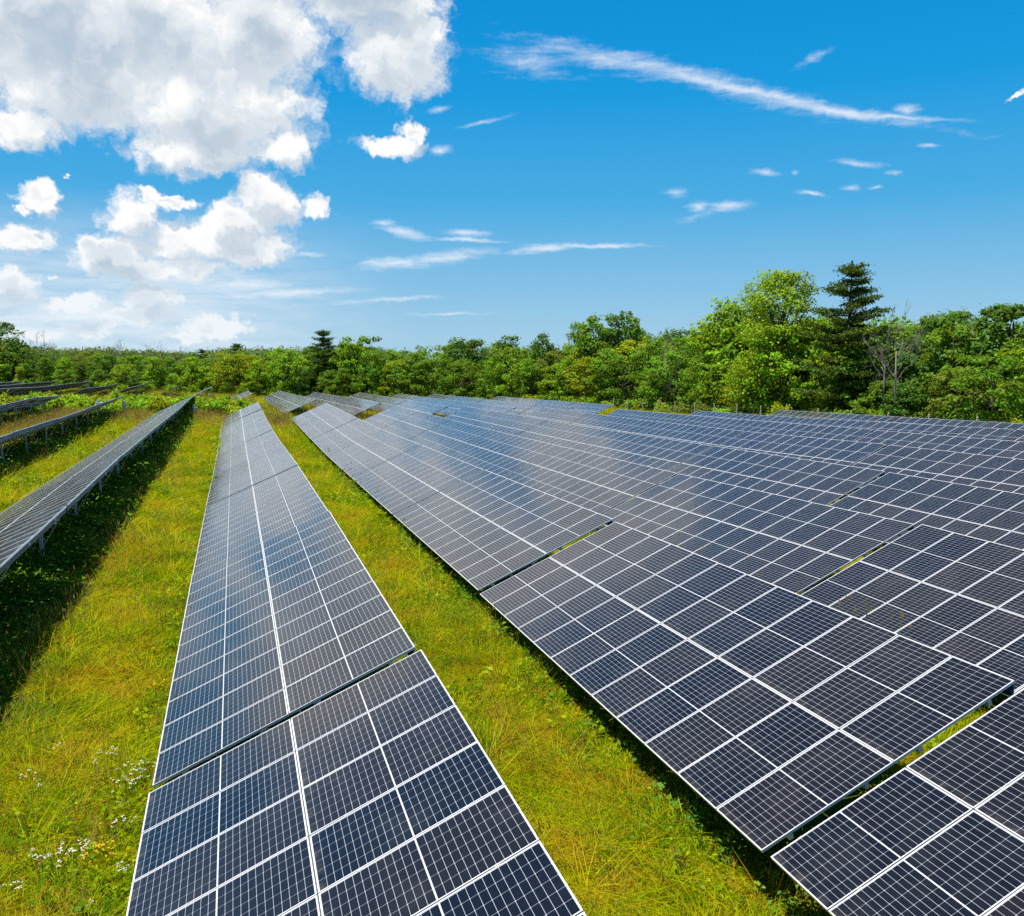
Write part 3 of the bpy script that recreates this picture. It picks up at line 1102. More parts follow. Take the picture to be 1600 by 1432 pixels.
def pine_mesh(g, h, r, low, levels):
    mb = MB()
    mb.tube([(0, 0, -0.4), (0.05, 0, h * 0.3), (0, 0.04, h * 0.65), (0, 0, h * 0.98)], [h * 0.017, h * 0.014, h * 0.008, h * 0.002], 7)
    quads, tint = [], []
    ls = h / 17.0
    for i in range(levels):
        t = min(0.98, max(0.0, (i + g.uniform(-0.35, 0.35)) / (levels - 1)))
        z = h * (low + (0.95 - low) * t)
        ln0 = r * (1 - t) ** 0.62 * (0.8 if t < 0.12 else 1.0) + 0.035 * h
        nb = g.integers(4, 8)
        a0 = g.uniform(0, 6.28)
        for b in range(nb):
            an = a0 + 2 * math.pi * b / nb + g.normal(0, 0.35)
            ln = ln0 * g.choice([0.45, 0.7, 0.9, 1.0, 1.18])
            d = np.array([math.cos(an), math.sin(an), 0])
            rise = g.normal(0.10 + 0.25 * t, 0.12)
            p0 = np.array([0, 0, z + g.normal(0, 0.012 * h)])
            p1 = p0 + d * ln * 0.55 + np.array([0, 0, (rise - 0.10) * ln * 0.5])
            p2 = p0 + d * ln + np.array([0, 0, rise * ln])
            mb.tube([p0, p1, p2], [h * 0.0042, h * 0.003, h * 0.001], 4, cap=False)
            tn = g.uniform(0.15, 0.85)
            side = np.cross(d, (0, 0, 1))
            # tufts of needles along the bough, drawn together in pads
            pads = 2 + int(6 * ln / r)
            for q in np.linspace(0.28, 1.0, pads):
                bp = p0 * (1 - q) ** 2 + 2 * p1 * q * (1 - q) + p2 * q ** 2
                bp = bp + side * g.normal(0, 0.16) * ln * (1.2 - 0.7 * q)
                m = int(58 * g.uniform(0.6, 1.4))
                C = bp + g.normal(size=(m, 3)) * np.array([0.40, 0.40, 0.12]) * ls + np.array([0, 0, 0.12 * ls])
                N = unit(np.array([0, 0, 0.8]) + g.normal(size=(m, 3)) * 0.7)
                L = g.uniform(0.22, 0.46, m) * ls
                quads.append(leaf_quads(C, N, L, L * 0.36, g))
                tint.append(np.clip(g.normal(tn, 0.16, m), 0, 1))
    m = 110
    hh = g.uniform(0, 1, m)
    C = np.stack([g.normal(0, 0.22, m) * (1.1 - hh) * ls, g.normal(0, 0.22, m) * (1.1 - hh) * ls, h * (0.92 + 0.08 * hh)], 1)
    quads.append(leaf_quads(C, unit(g.normal(size=(m, 3))), np.full(m, 0.34 * ls), np.full(m, 0.10 * ls), g))
    tint.append(np.full(m, 0.5))
    return quads_mesh("crown", np.concatenate(quads), [M_NEEDLE], {'tint': np.concatenate(tint)}), mb.mesh("trunk", [M_BARK], True)


def pine(px_top, py_top, x, y, label, r, low, levels, seed, color):
    zg = gz(x, y)
    px, _, dep = seen_at(x, y, zg)
    h = CZ + (533 - py_top) / FPX * dep - zg
    c, t = pine_mesh(np.random.default_rng(seed), h, r, low, levels)
    return plant_tree("pine_tree", label, "tree", None, x, y, h, c, t, color, 1.0, h)


def at_px(px, dist):
    d = view_dir(px, 600)
    k = dist / math.hypot(d[0], d[1])
    return d[0] * k, d[1] * k


big_tree()
pine(1322, 412, *at_px(1322, 102), "tall dark pine with layered horizontal boughs, highest tree in the wood", 4.7, 0.14, 16, 5, (0.075, 0.125, 0.020))
pine(508, 516, *at_px(508, 211), "lone dark pine standing in front of the wood beyond the centre row", 4.7, 0.06, 19, 6, (0.060, 0.130, 0.028))
pine(375, 537, *at_px(372, 285), "small far pine on the skyline left of the lone dark pine", 4.2, 0.3, 11, 8, (0.045, 0.085, 0.026))
pine(318, 545, *at_px(318, 292), "thin far pine on the skyline nearest the bare trees", 3.0, 0.25, 11, 9, (0.045, 0.085, 0.026))
pine(222, 609, *at_px(221, 122), "small dark spruce among bright bushes in the cross strip", 1.7, 0.02, 10, 10, (0.030, 0.075, 0.020))


def lab_trees():
    marks = [(508, "lone dark pine"), (1208, "tall pale tree"), (1322, "layered pine")]
    for rank in ('front', 'second', 'back'):
        seg = {}
        for t in sorted([t for t in TREES if t[1] == rank], key=lambda t: t[0]):
            best = min(marks, key=lambda m: abs(m[0] - t[0]))
            if t[0] < 300:
                key = ("left picture edge", 1)
            elif t[0] > 1460:
                key = ("right picture edge", -1)
            else:
                key = (best[1], 1 if t[0] > best[0] else -1)
            seg.setdefault(key, []).append(t)
        for (nm, sgn), lst in seg.items():
            lst = lst if sgn > 0 else lst[::-1]
            for i, (px, rk, r, cn, kd) in enumerate(lst):
                pos = "%s %s of the %s" % (ORD[i + 1], "right" if sgn > 0 else "left", nm)
                if "edge" in nm:
                    pos = "%s from the %s" % (ORD[i + 1], nm)
                rw = {'front': 'front rank', 'second': 'middle rank', 'back': 'back rank'}[rk]
                tag(r, "%s %s tree, %s, %s" % (KINDW[kd], cn, rw, pos), "tree", "trees along the edge of the wood")


lab_trees()


def accent(px, py, kind, cn, back, label, wide=1.0, pick=0):
    """single trees whose heads stand above the wood's outline"""
    best = min(np.arange(1, ES[-1] - 1, 0.5), key=lambda q: abs(seen_at(*edge_point(q, back), gz(*edge_point(q, back)))[0] - px))
    x, y = edge_point(best, back)
    zg = gz(x, y)
    _, _, dep = seen_at(x, y, zg)
    h = CZ + (533 - py) / FPX * dep - zg
    me, tr = BROAD[kind][pick % len(BROAD[kind])]
    plant_tree("broadleaf_tree", label, "tree", "tall trees above the wood's outline", x, y, h * 1.02, me, tr, GREENS[cn], wide)


accent(926, 499, 'tall', 'mid green', 8, "tall bushy-headed green tree left of the gap on the wood's outline", 0.95)
accent(907, 512, 'columnar', 'mid green', 9, "slim green tree leaning on the left of the tall bushy-headed tree", 1.0)
accent(966, 496, 'columnar', 'dark green', 9, "slim dark tree with a round head above the wood's middle", 1.0, 1)
accent(990, 503, 'columnar', 'mid green', 10, "slim tree with a small head right of the slim dark tree", 0.8)
accent(715, 533, 'tall', 'dark green', 10, "dark tree standing above the outline halfway along the far wood", 1.1, 1)
accent(745, 536, 'round', 'dark green', 12, "wide dark crown just right of the halfway dark tree", 0.9)
accent(793, 530, 'columnar', 'dark green', 8, "narrow dark vine-clad tree above the far wood's outline", 1.1)
accent(848, 525, 'tall', 'dark green', 8, "leaning dark tree on the outline left of the brown bare tree", 0.9)
accent(1112, 495, 'tall', 'bright green', 8, "bright upright tree two left of the tall pale tree", 0.9)
accent(1136, 478, 'tall', 'bright green', 7, "bright upright tree touching the left of the tall pale tree", 0.95, 1)
accent(1168, 468, 'tall', 'mid green', 8, "green tree tucked against the left shoulder of the tall pale tree", 0.9)
accent(4, 509, 'round', 'dark green', 10, "large dark round tree cut by the left picture edge", 1.0, 2)
accent(560, 532, 'spreading', 'mid green', 8, "green tree above the outline just right of the lone dark pine", 0.9)
accent(1560, 488, 'round', 'dark green', 10, "wide dark crown on the outline near the right picture edge", 1.1)
accent(1490, 496, 'round', 'dark green', 9, "dark rounded crown on the outline right of the forked dead tree", 1.2, 1)
accent(1445, 499, 'tall', 'dark green', 9, "dark upright tree just right of the forked dead tree", 0.9)


# bare dead trees
def dead_tree_meshes(seed, h, spread):
    g = np.random.default_rng(seed)
    tb, bb = MB(), MB()
    lean = g.normal(0, 0.03 * h, 2)
    top = np.array([lean[0], lean[1], h * 0.62])
    tb.tube([(0, 0, -0.3), top * 0.5 + (0, 0, 0), top], [h * 0.010, h * 0.008, h * 0.005], 6)

    def grow(p, d, ln, r, lev):
        q = p + d * ln
        m = p + d * ln * 0.5 + g.normal(0, 0.05 * ln, 3)
        bb.tube([p, m, q], [r, r * 0.8, r * 0.55], 4, cap=False)
        if lev == 0:
            return
        for _ in range(g.integers(2, 4)):
            nd = unit(d + g.normal(0, 0.42, 3) + np.array([0, 0, 0.14]))
            s = p + (q - p) * g.uniform(0.55, 1.0)
            grow(s, nd, ln * g.uniform(0.55, 0.8), r * 0.6, lev - 1)
    for i in range(7):
        t = g.uniform(0.4, 1.0)
        an = g.uniform(0, 6.28)
        d = unit(np.array([math.cos(an) * spread, math.sin(an) * spread, g.uniform(0.6, 1.3)]))
        grow(top * t, d, h * g.uniform(0.13, 0.22), h * 0.0032, 3)
    grow(top, unit(np.array([0.05, 0.02, 1.0])), h * 0.18, h * 0.004, 3)
    return tb.mesh("trunk", [M_DEADWOOD], True), bb.mesh("branch_spray", [M_DEADWOOD])


def dead_tree(px, py_top, dist, seed, spread, label):
    x, y = at_px(px, dist)
    zg = gz(x, y)
    _, _, dep = seen_at(x, y, zg)
    h = CZ + (533 - py_top) / FPX * dep - zg
    t, b = dead_tree_meshes(seed, h, spread)
    top = max(v.co.z for v in b.vertices)
    root = empty("dead_tree", (x, y, zg))
    tag(root, label, "dead tree", "bare dead trees on the skyline")
    k = h / top
    link("trunk", t, root, scale=(k, k, k))
    link("branches", b, root, scale=(k, k, k))


dead_tree(1402, 468, 93, 21, 0.75, "bare grey dead tree with forked branches right of the layered pine")
dead_tree(1382, 500, 96, 22, 0.6, "smaller bare dead tree between the layered pine and forked dead tree")
for i, (px, py, lb) in enumerate([(56, 519, "leftmost bare tree on the skyline"), (74, 515, "tallest bare tree on the left skyline"),
                                  (180, 529, "bare tree at the middle of the left skyline"), (192, 530, "bare tree just right of the middle skyline bare tree"),
                                  (232, 534, "bare tree fifth from the left on the skyline"), (245, 538, "shortest bare tree on the left skyline"),
                                  (257, 531, "bare tree with a straight stem, sixth along the skyline"), (280, 540, "last bare tree before the far pines"),
                                  (884, 520, "brown bare tree behind the middle of the wood"), (1040, 512, "thin bare tree left of the tall pale tree")]):
    dead_tree(px, py, 262 if px < 600 else 172 if px < 1000 else 135, 30 + i, 0.55, lb)

# the far woods: one mass
def far_woods():
    g = np.random.default_rng(77)
    quads, tint = [], []
    n = 0
    for i in range(520):
        if i < 400:
            x = g.uniform(-190, 60)
            y = g.uniform(268, 430)
        else:
            s = g.uniform(110, ES[-1])
            x, y = edge_point(s, g.uniform(19, 40))
        h0, px = top_for(x, y)
        if px < -80 or px > 1700:
            continue
        h = float(np.clip(h0 * g.uniform(0.86, 1.0), 2.5, 15))
        if px < 490:
            h = float(np.clip(h0 * g.uniform(0.96, 1.05), 4, 18))
        r = h * g.uniform(0.28, 0.42)
        m = 210
        d = unit(g.normal(size=(m, 3)) + (0, 0, 0.3))
        q = g.uniform(0.75, 1.08, m)
        lump = 1 + 0.18 * np.sin(4 * d[:, 0] + i) * np.cos(5 * d[:, 1] - i)
        C = np.array([x, y, gz(x, y) + h * 0.62]) + d * (q * lump)[:, None] * (r, r, h * 0.38)
        N = unit(d + g.normal(size=(m, 3)) * 0.5 + (0, 0, 0.3))
        L = g.uniform(0.6, 1.2, m) * (0.9 if i < 400 else 0.6)
        quads.append(leaf_quads(C, N, L, L * 0.75, g))
        tint.append(np.clip(g.normal(g.uniform(0.2, 0.8), 0.12, m), 0, 1))
    me = quads_mesh("far_woods", np.concatenate(quads), [M_LEAF], {'tint': np.concatenate(tint)})
    o = link("far_woods", me)
    o.color = (0.092, 0.155, 0.032, 1)
    tag(o, "dark far woods rising behind the front trees", "woods", kind='stuff')


far_woods()


def undergrowth():
    g = np.random.default_rng(55)
    quads, tint = [], []
    s = 0.5
    while s < ES[-1] - 0.5:
        s += 0.85
        for back in (0.5, 3.0, 6.5):
            x, y = edge_point(s, back + g.normal(0, 0.9))
            px, _, dep = seen_at(x, y, gz(x, y))
            if px < -60 or px > 1680:
                continue
            hh = g.uniform(0.6, 1.7) * (1.0 + back * 0.22)
            m = 42
            d = unit(g.normal(size=(m, 3)) + (0, 0, 0.5))
            C = np.array([x, y, gz(x, y) + hh * 0.45]) + d * g.uniform(0.3, 1.0, m)[:, None] * (1.1, 1.1, hh * 0.6)
            N = unit(d * 0.6 + (0, 0, 0.5) + g.normal(size=(m, 3)) * 0.5)
            L = g.uniform(0.25, 0.5, m) * (1 + 0.003 * dep)
            quads.append(leaf_quads(C, N, L, L * 0.6, g))
            tint.append(np.clip(g.normal(g.uniform(0.15, 0.85), 0.15, m), 0, 1))
    me = quads_mesh("undergrowth", np.concatenate(quads), [M_LEAF], {'tint': np.concatenate(tint)})
    o = link("undergrowth", me)
    o.color = (0.115, 0.215, 0.015, 1)
    tag(o, "tangled green undergrowth closing the foot of the wood", "undergrowth", kind='stuff')


undergrowth()


# ------------------------------------------------------------------ bushes
def shrub_meshes():
    out = []
    for i in range(5):
        g = np.random.default_rng(300 + i)
        quads, tint = [], []
        for c in range(16):
            an, rr = g.uniform(0, 6.28), math.sqrt(g.uniform(0, 1)) * 0.8
            hh = g.uniform(0.35, 0.95) * (1.05 - 0.4 * rr)
            cc = np.array([math.cos(an) * rr, math.sin(an) * rr, hh * 0.75])
            m = 60
            d = unit(g.normal(size=(m, 3)) + (0, 0, 0.4))
            P = cc + d * g.uniform(0.1, 0.36, m)[:, None]
            P[:, 2] = np.abs(P[:, 2])
            N = unit(d * 0.5 + (0, 0, 0.6) + g.normal(size=(m, 3)) * 0.5)
            L = g.uniform(0.13, 0.26, m)
            quads.append(leaf_quads(P, N, L, L * 0.6, g))
            tint.append(np.clip(g.normal(g.uniform(0.25, 0.8), 0.15, m), 0, 1))
        out.append(quads_mesh("shrub", np.concatenate(quads), [M_LEAF], {'tint': np.concatenate(tint)}))
    return out


SHRUBS = shrub_meshes()
SHRUB_LIST = []


def shrub(x, y, r, h, color, seed):
    o = link("shrub", SHRUBS[seed % 5], None, (x, y, gz(x, y) - 0.05), (0, 0, seed * 1.7), (r, r, h))
    o.color = (*color, 1)
    return o


def bushes():
    g = np.random.default_rng(12)
    # bright bushes filling the cross strip on the left
    items = []
    strips = [(-6.3, -0.8, 104, 116, 14, "bush"), (-1.0, 1.6, 102, 113, 5, "bush"), (-12.5, -7.4, 104, 120, 13, "bush"),
              (-20.0, -13.0, 109, 124, 15, "bush"), (-28, -20.5, 108, 124, 14, "bush"), (-36, -28, 112, 124, 9, "bush")]
    wh = ["between the grey row's end and the centre row", "behind the far end of the centre row", "beyond the end of the second row left",
          "between the second and third rows' ends", "beyond the end of the third row left", "at the far left beside the white cabinets"]
    for (x0, x1, y0, y1, n, _), w in zip(strips, wh):
        pts = sorted([(g.uniform(y0, y1), g.uniform(x0, x1)) for _ in range(n)])
        for i, (y, x) in enumerate(pts):
            cn = g.choice(['bright green', 'yellow-green', 'mid green'], p=[.5, .35, .15])
            col = np.array(GREENS[cn]) * g.uniform(0.9, 1.2)
            o = shrub(x, y, g.uniform(1.4, 2.1), g.uniform(1.9, 2.9), tuple(col), int(g.integers(1000)))
            tag(o, "%s bush, %s nearest %s" % (cn, "the" if i == 0 else ORD[i + 1], w), "bush", "bushes in the cross strip")
    # low bushes along the foot of the wood
    s, i, lst = 2.0, 0, []
    while s < ES[-1] - 2:
        x, y = edge_point(s, -1.2 + g.normal(0, 0.6))
        far = math.hypot(x, y) / 100
        s += (2.6 + 1.6 * far) * g.uniform(0.8, 1.3)
        px, _, _ = seen_at(x, y, gz(x, y))
        if px < -40 or px > 1660:
            continue
        cn = g.choice(['bright green', 'mid green', 'yellow-green', 'grey-green', 'olive green'], p=[.4, .25, .15, .1, .1])
        o = shrub(x, y, g.uniform(1.3, 2.2), g.uniform(1.4, 2.9), tuple(np.array(GREENS[cn]) * g.uniform(0.85, 1.15)), int(g.integers(1000)))
        lst.append((px, cn, o))
    marks = [(508, "lone dark pine"), (960, "last far panel corner"), (1322, "layered pine")]
    seg = {}
    for px, cn, o in sorted(lst, key=lambda t: t[0]):
        nm = min(marks, key=lambda m: abs(m[0] - px))
        seg.setdefault((nm[1], px > nm[0]), []).append((px, cn, o))
    for (nm, right), l in seg.items():
        for i, (px, cn, o) in enumerate(l if right else l[::-1]):
            w = ORD[i + 1] if i + 1 < len(ORD) else "outermost"
            tag(o, "%s bush at the wood's foot, %s %s of the %s" % (cn, w, "right" if right else "left", nm), "bush", "bushes at the foot of the wood")


bushes()


# ------------------------------------------------------------------ fence, cabinets
M_WOOD = simple_mat("weathered_wood", (0.46, 0.40, 0.31), 0.85, 0, 0.25, 5.0, 0.1)
M_WIRE = simple_mat("fence_wire", (0.30, 0.31, 0.31), 0.5, 0.6)


def fence():
    pts = [(57.0, y) for y in np.arange(34.6, 128, 5.0)]
    root = empty("wire_fence", (57.0, 34.6, gz(57.0, 34.6)))
    tag(root, "wooden-post wire fence between the last solar row and the wood", "fence")
    pm = MB()
    pm.tube([(0, 0, -0.4), (0.01, 0, 1.2), (0, 0.01, 2.2)], [0.085, 0.08, 0.07], 8)
    pm.tube([(0, 0.01, 2.2), (0, 0.01, 2.23)], [0.07, 0.04], 8)
    me = pm.mesh("post", [M_WOOD])
    zs = [gz(*p) for p in pts]
    for i, (p, z) in enumerate(zip(pts, zs)):
        link("post", me, root, (0, p[1] - 34.6, z - zs[0]), (random.gauss(0, 0.02), random.gauss(0, 0.02), random.uniform(0, 6)))
    wm = MB()
    for h in (0.3, 0.65, 1.0, 1.35, 1.7, 2.0):
        wm.tube([(-0.09, p[1] - 34.6, z - zs[0] + h) for p, z in zip(pts, zs)], [0.006] * len(pts), 4)
    link("wires", wm.mesh("wires", [M_WIRE]), root)


fence()
M_CAB = simple_mat("painted_cabinet", (0.50, 0.55, 0.62), 0.45, 0.0, 0.06)
M_CABW = simple_mat("white_cabinet", (0.80, 0.80, 0.80), 0.5, 0.0, 0.05)
M_DARK = simple_mat("dark_plastic", (0.03, 0.03, 0.035), 0.6)


def cabinet(x, y, s, mat, label, group=None, posts=True, wide=0.62):
    root = empty("equipment_cabinet", (x, y, gz(x, y)), (0, 0, 0.25))
    tag(root, label, "cabinet", group)
    bm = bmesh.new()
    bmesh.ops.create_cube(bm, size=1.0)
    z0, z1 = (0.75 * s, 1.75 * s) if posts else (0.15, 1.9 * s)
    for v in bm.verts:
        v.co = Vector((v.co.x * wide * s, v.co.y * 0.32 * s, z0 + (v.co.z + 0.5) * (z1 - z0)))
    bmesh.ops.bevel(bm, geom=list(bm.edges), offset=0.02, segments=2, affect='EDGES')
    me = bpy.data.meshes.new("cabinet_body")
    bm.to_mesh(me)
    bm.free()
    me.materials.append(mat)
    link("body", me, root)
    d = MB()
    d.box(-wide * s * 0.44, wide * s * 0.44, -0.16 * s - 0.018, -0.16 * s - 0.002, z0 + 0.06, z1 - 0.08)
    link("door", d.mesh("door", [mat]), root)
    v = MB()
    for i in range(4):
        v.box(-wide * s * 0.25, wide * s * 0.25, -0.16 * s - 0.026, -0.16 * s - 0.019, z0 + 0.14 + i * 0.07, z0 + 0.165 + i * 0.07)
    link("vent", v.mesh("vent", [M_DARK]), root)
    p = MB()
    p.box(-0.04, 0.04, 0.17 * s, 0.17 * s + 0.07, -0.3, z1 + 0.25 * s)
    pm = p.mesh("post", [M_STEEL])
    if posts:
        link("post", pm, root, (-wide * s * 0.35, 0, 0))
        link("post", pm, root, (wide * s * 0.35, 0, 0))
        a = MB()
        a.box(-0.11, 0.11, -0.1, 0.1, z1 + 0.05 * s, z1 + 0.33 * s)
        link("junction_box", a.mesh("junction_box", [mat]), root, (-wide * s * 0.1, 0.02, 0))
    else:
        q = MB()
        q.box(-wide * s * 0.6, wide * s * 0.6, -0.3 * s, 0.3 * s, -0.2, 0.15)
        link("plinth", q.mesh("plinth", [M_STEEL]), root)
    return root


cabinet(-4.25, 100.5, 0.8, M_CAB, "blue-grey inverter cabinet on posts at the grey row's end", "inverter cabinets at the row ends", True, 0.42)
cabinet(-14.4, 105.6, 0.85, M_CAB, "pale double inverter cabinet at the end of the third row left", "inverter cabinets at the row ends", True, 0.85)
cabinet(-11.3, 100.4, 0.9, M_CAB, "slim grey cabinet on posts under the second left row's end", "inverter cabinets at the row ends", True, 0.35)
for k, nm in ((-1, "first"), (-2, "second"), (-3, "third"), (-4, "fourth")):
    yy = {-1: 187, -2: 180, -3: 169, -4: 170}[k]
    cabinet(X0 + PITCHX * k + W_H - 0.35, yy, 0.6, M_CAB, "small grey cabinet at the near end of the %s strip left of the stub array" % nm,
            "cabinets at the far strips", True, 0.5)
for px, nm in ((7, "left one of the pair at the left edge"), (20, "right one of the pair at the left edge")):
    x, y = at_px(px, 128)
    cabinet(x, y, 0.75, M_CABW, "white cabinet on a plinth, " + nm, None, False, 0.95)


# ------------------------------------------------------------------ meadow: grass, weeds, flowers (uncountable: instanced tufts)
def mat_blade(name, stops, patch, trans=0.35):
    m = bpy.data.materials.new(name)
    m.use_nodes = True
    T = NT(m.node_tree)
    T.n.clear()
    P = T.node('ShaderNodeNewGeometry').outputs['Position']
    rnd = T.node('ShaderNodeObjectInfo').outputs['Random']
    n = T.noise(P, patch, 4, 0.6)
    f = T.math('ADD', T.math('MULTIPLY', T.math('SUBTRACT', n, 0.5), 2.3), T.math('ADD', 0.5, T.math('MULTIPLY', T.math('SUBTRACT', rnd, 0.5), 1.25)))
    c = T.ramp(f, stops)
    df = T.node('ShaderNodeBsdfDiffuse', {'Color': c})
    tr = T.node('ShaderNodeBsdfTranslucent', {'Color': c})
    mx = T.node('ShaderNodeMixShader', {0: trans, 1: df.outputs[0], 2: tr.outputs[0]})
    gl = T.node('ShaderNodeBsdfGlossy', {'Color': (0.6, 0.6, 0.5, 1), 'Roughness': 0.45})
    m2 = T.node('ShaderNodeMixShader', {0: 0.006, 1: mx.outputs[0], 2: gl.outputs[0]})
    T.node('ShaderNodeOutputMaterial', {'Surface': m2.outputs[0]})
    return m


M_GRASS = mat_blade("grass_blades", [(0.0, (0.075, 0.15, 0.001)), (0.35, (0.22, 0.31, 0.001)), (0.62, (0.40, 0.43, 0.001)), (0.86, (0.46, 0.37, 0.003)), (1.0, (0.36, 0.20, 0.010))], 0.55)
M_GREEN = mat_blade("lush_blades", [(0.0, (0.09, 0.19, 0.002)), (0.5, (0.18, 0.30, 0.002)), (1.0, (0.33, 0.38, 0.003))], 0.9)
M_DRY = mat_blade("dry_stalks", [(0.0, (0.42, 0.33, 0.06)), (0.5, (0.52, 0.40, 0.12)), (1.0, (0.42, 0.20, 0.07))], 0.8, 0.5)
M_WEED = mat_blade("weed_leaves", [(0.0, (0.06, 0.15, 0.016)), (0.5, (0.12, 0.25, 0.018)), (1.0, (0.22, 0.34, 0.016))], 1.3, 0.3)
M_PETAL = simple_mat("white_petals", (0.58, 0.57, 0.50), 0.8, 0, 0, 1, 0.1)
M_YELLOW = simple_mat("yellow_petals", (0.75, 0.42, 0.01), 0.8, 0, 0, 1, 0.1)
M_PINK = simple_mat("pink_petals", (0.40, 0.07, 0.16), 0.8, 0, 0, 1, 0.1)


def blades(g, n, h, spread, w, lean, mat, out, seg=3):
    """curved tapering blades as strips of quads"""
    for _ in range(n):
        an, rr = g.uniform(0, 6.28), spread * math.sqrt(g.uniform(0, 1))
        b = np.array([math.cos(an) * rr, math.sin(an) * rr, -0.03])
        da = an + g.normal(0, 0.9)
        d = np.array([math.cos(da), math.sin(da), 0])
        hh = h * g.uniform(0.55, 1.15)
        ln = hh * lean * g.uniform(0.3, 1.4)
        side = np.array([-d[1], d[0], 0]) * w * g.uniform(0.6, 1.3) / 2
        ps = []
        for i in range(seg + 1):
            t = i / seg
            ps.append(b + d * ln * t ** 1.8 + np.array([0, 0, hh * (t - 0.32 * lean * t * t)]))
        for i in range(seg):
            w0, w1 = (1 - i / seg) ** 0.6, (1 - (i + 1) / seg) ** 0.6 if i < seg - 1 else 0.12
            out.append((ps[i] - side * w0, ps[i] + side * w0, ps[i + 1] + side * w1, ps[i + 1] - side * w1, mat))


def heads(g, n, h, spread, mat_stalk, mat_head, out, hw=0.02, hl=0.09):
    for _ in range(n):
        an, rr = g.uniform(0, 6.28), spread * math.sqrt(g.uniform(0, 1))
        b = np.array([math.cos(an) * rr, math.sin(an) * rr, 0])
        t = b + np.array([g.normal(0, 0.1), g.normal(0, 0.1), h * g.uniform(0.75, 1.2)])
        s = np.array([g.normal(), g.normal(), 0])
        s = s / np.linalg.norm(s)
        out.append((b - s * 0.003, b + s * 0.003, t + s * 0.002, t - s * 0.002, mat_stalk))
        up = (t - b) / np.linalg.norm(t - b)
        for a in (s, np.cross(s, up)):
            out.append((t - up * hl * 0.5, t + a * hw, t + up * hl, t - a * hw, mat_head))


def leaves(g, n, h, spread, size, mat, out):
    for _ in range(n):
        an, rr = g.uniform(0, 6.28), spread * math.sqrt(g.uniform(0, 1))
        c = np.array([math.cos(an) * rr, math.sin(an) * rr, h * g.uniform(0.1, 1.0) * (1.1 - 0.5 * rr / spread)])
        q = leaf_quads(c[None], unit(np.array([[g.normal() * 0.6, g.normal() * 0.6, 0.8]])), np.array([size * g.uniform(0.6, 1.4)]),
                       np.array([size * g.uniform(0.35, 0.7)]), g)[0]
        out.append((q[0], q[1], q[2], q[3], mat))


def florets(g, n, h, spread, size, mat, out, stalk=0):
    for _ in range(n):
        an, rr = g.uniform(0, 6.28), spread * math.sqrt(g.uniform(0, 1))
        b = np.array([math.cos(an) * rr * 0.6, math.sin(an) * rr * 0.6, 0])
        c = np.array([math.cos(an) * rr, math.sin(an) * rr, h * g.uniform(0.8, 1.1)])
        out.append((b - (0.003, 0, 0), b + (0.003, 0, 0), c + (0.002, 0, 0), c - (0.002, 0, 0), stalk))
        for _k in range(7):
            o = np.array([g.normal(0, size * 0.55), g.normal(0, size * 0.55), g.normal(0, size * 0.12)])
            q = leaf_quads((c + o)[None], unit(np.array([[g.normal() * 0.25, g.normal() * 0.25, 1]])), np.array([size * 0.8]), np.array([size * 0.7]), g)[0]
            out.append((q[0], q[1], q[2], q[3], mat))


def tuft_object(name, quads, mats):
    V = np.array([q[:4] for q in quads])
    me = quads_mesh(name, V, mats)
    me.polygons.foreach_set('material_index', [q[4] for q in quads])
    return bpy.data.objects.new(name, me)


def tuft_collections():
    cols = {}

    def coll(name, objs):
        c = bpy.data.collections.new(name)
        for o in objs:
            c.objects.link(o)
        cols[name] = c
    T = []
    for i in range(6):
        g = np.random.default_rng(500 + i)
        q = []
        blades(g, 38, 0.44, 0.17, 0.011, 1.3, 0, q)
        blades(g, 10, 0.24, 0.2, 0.012, 0.9, 1, q)
        if i % 3 == 0:
            heads(g, 3, 0.52, 0.12, 0, 2, q, 0.006, 0.06)
        T.append(tuft_object("grass_tuft", q, [M_GRASS, M_GREEN, M_DRY]))
    coll("grass_tufts", T)
    T = []
    for i in range(4):
        g = np.random.default_rng(520 + i)
        q = []
        blades(g, 16, 0.30, 0.14, 0.013, 0.8, 0, q)
        leaves(g, 26, 0.26, 0.17, 0.07, 0, q)
        T.append(tuft_object("lush_tuft", q, [M_GREEN]))
    coll("lush_tufts", T)
    T = []
    for i in range(3):
        g = np.random.default_rng(540 + i)
        q = []
        blades(g, 14, 0.55, 0.12, 0.009, 0.8, 0, q)
        heads(g, 8, 0.62, 0.14, 0, 0, q, 0.012, 0.09)
        T.append(tuft_object("dry_tuft", q, [M_DRY]))
    coll("dry_tufts", T)
    T = []
    for i in range(4):
        g = np.random.default_rng(560 + i)
        q = []
        leaves(g, 60, 0.55, 0.28, 0.10, 0, q)
        blades(g, 10, 0.5, 0.2, 0.014, 0.7, 0, q)
        T.append(tuft_object("weed_plant", q, [M_WEED]))
    coll("weed_plants", T)
    T = []
    for i in range(3):
        g = np.random.default_rng(580 + i)
        q = []
        florets(g, (3, 5, 7)[i], 0.46, 0.16, 0.035, 1, q)
        leaves(g, 10, 0.3, 0.12, 0.06, 0, q)
        T.append(tuft_object("white_flower", q, [M_GREEN, M_PETAL]))
    coll("flower_heads", T)
    return cols


TUFTS = tuft_collections()


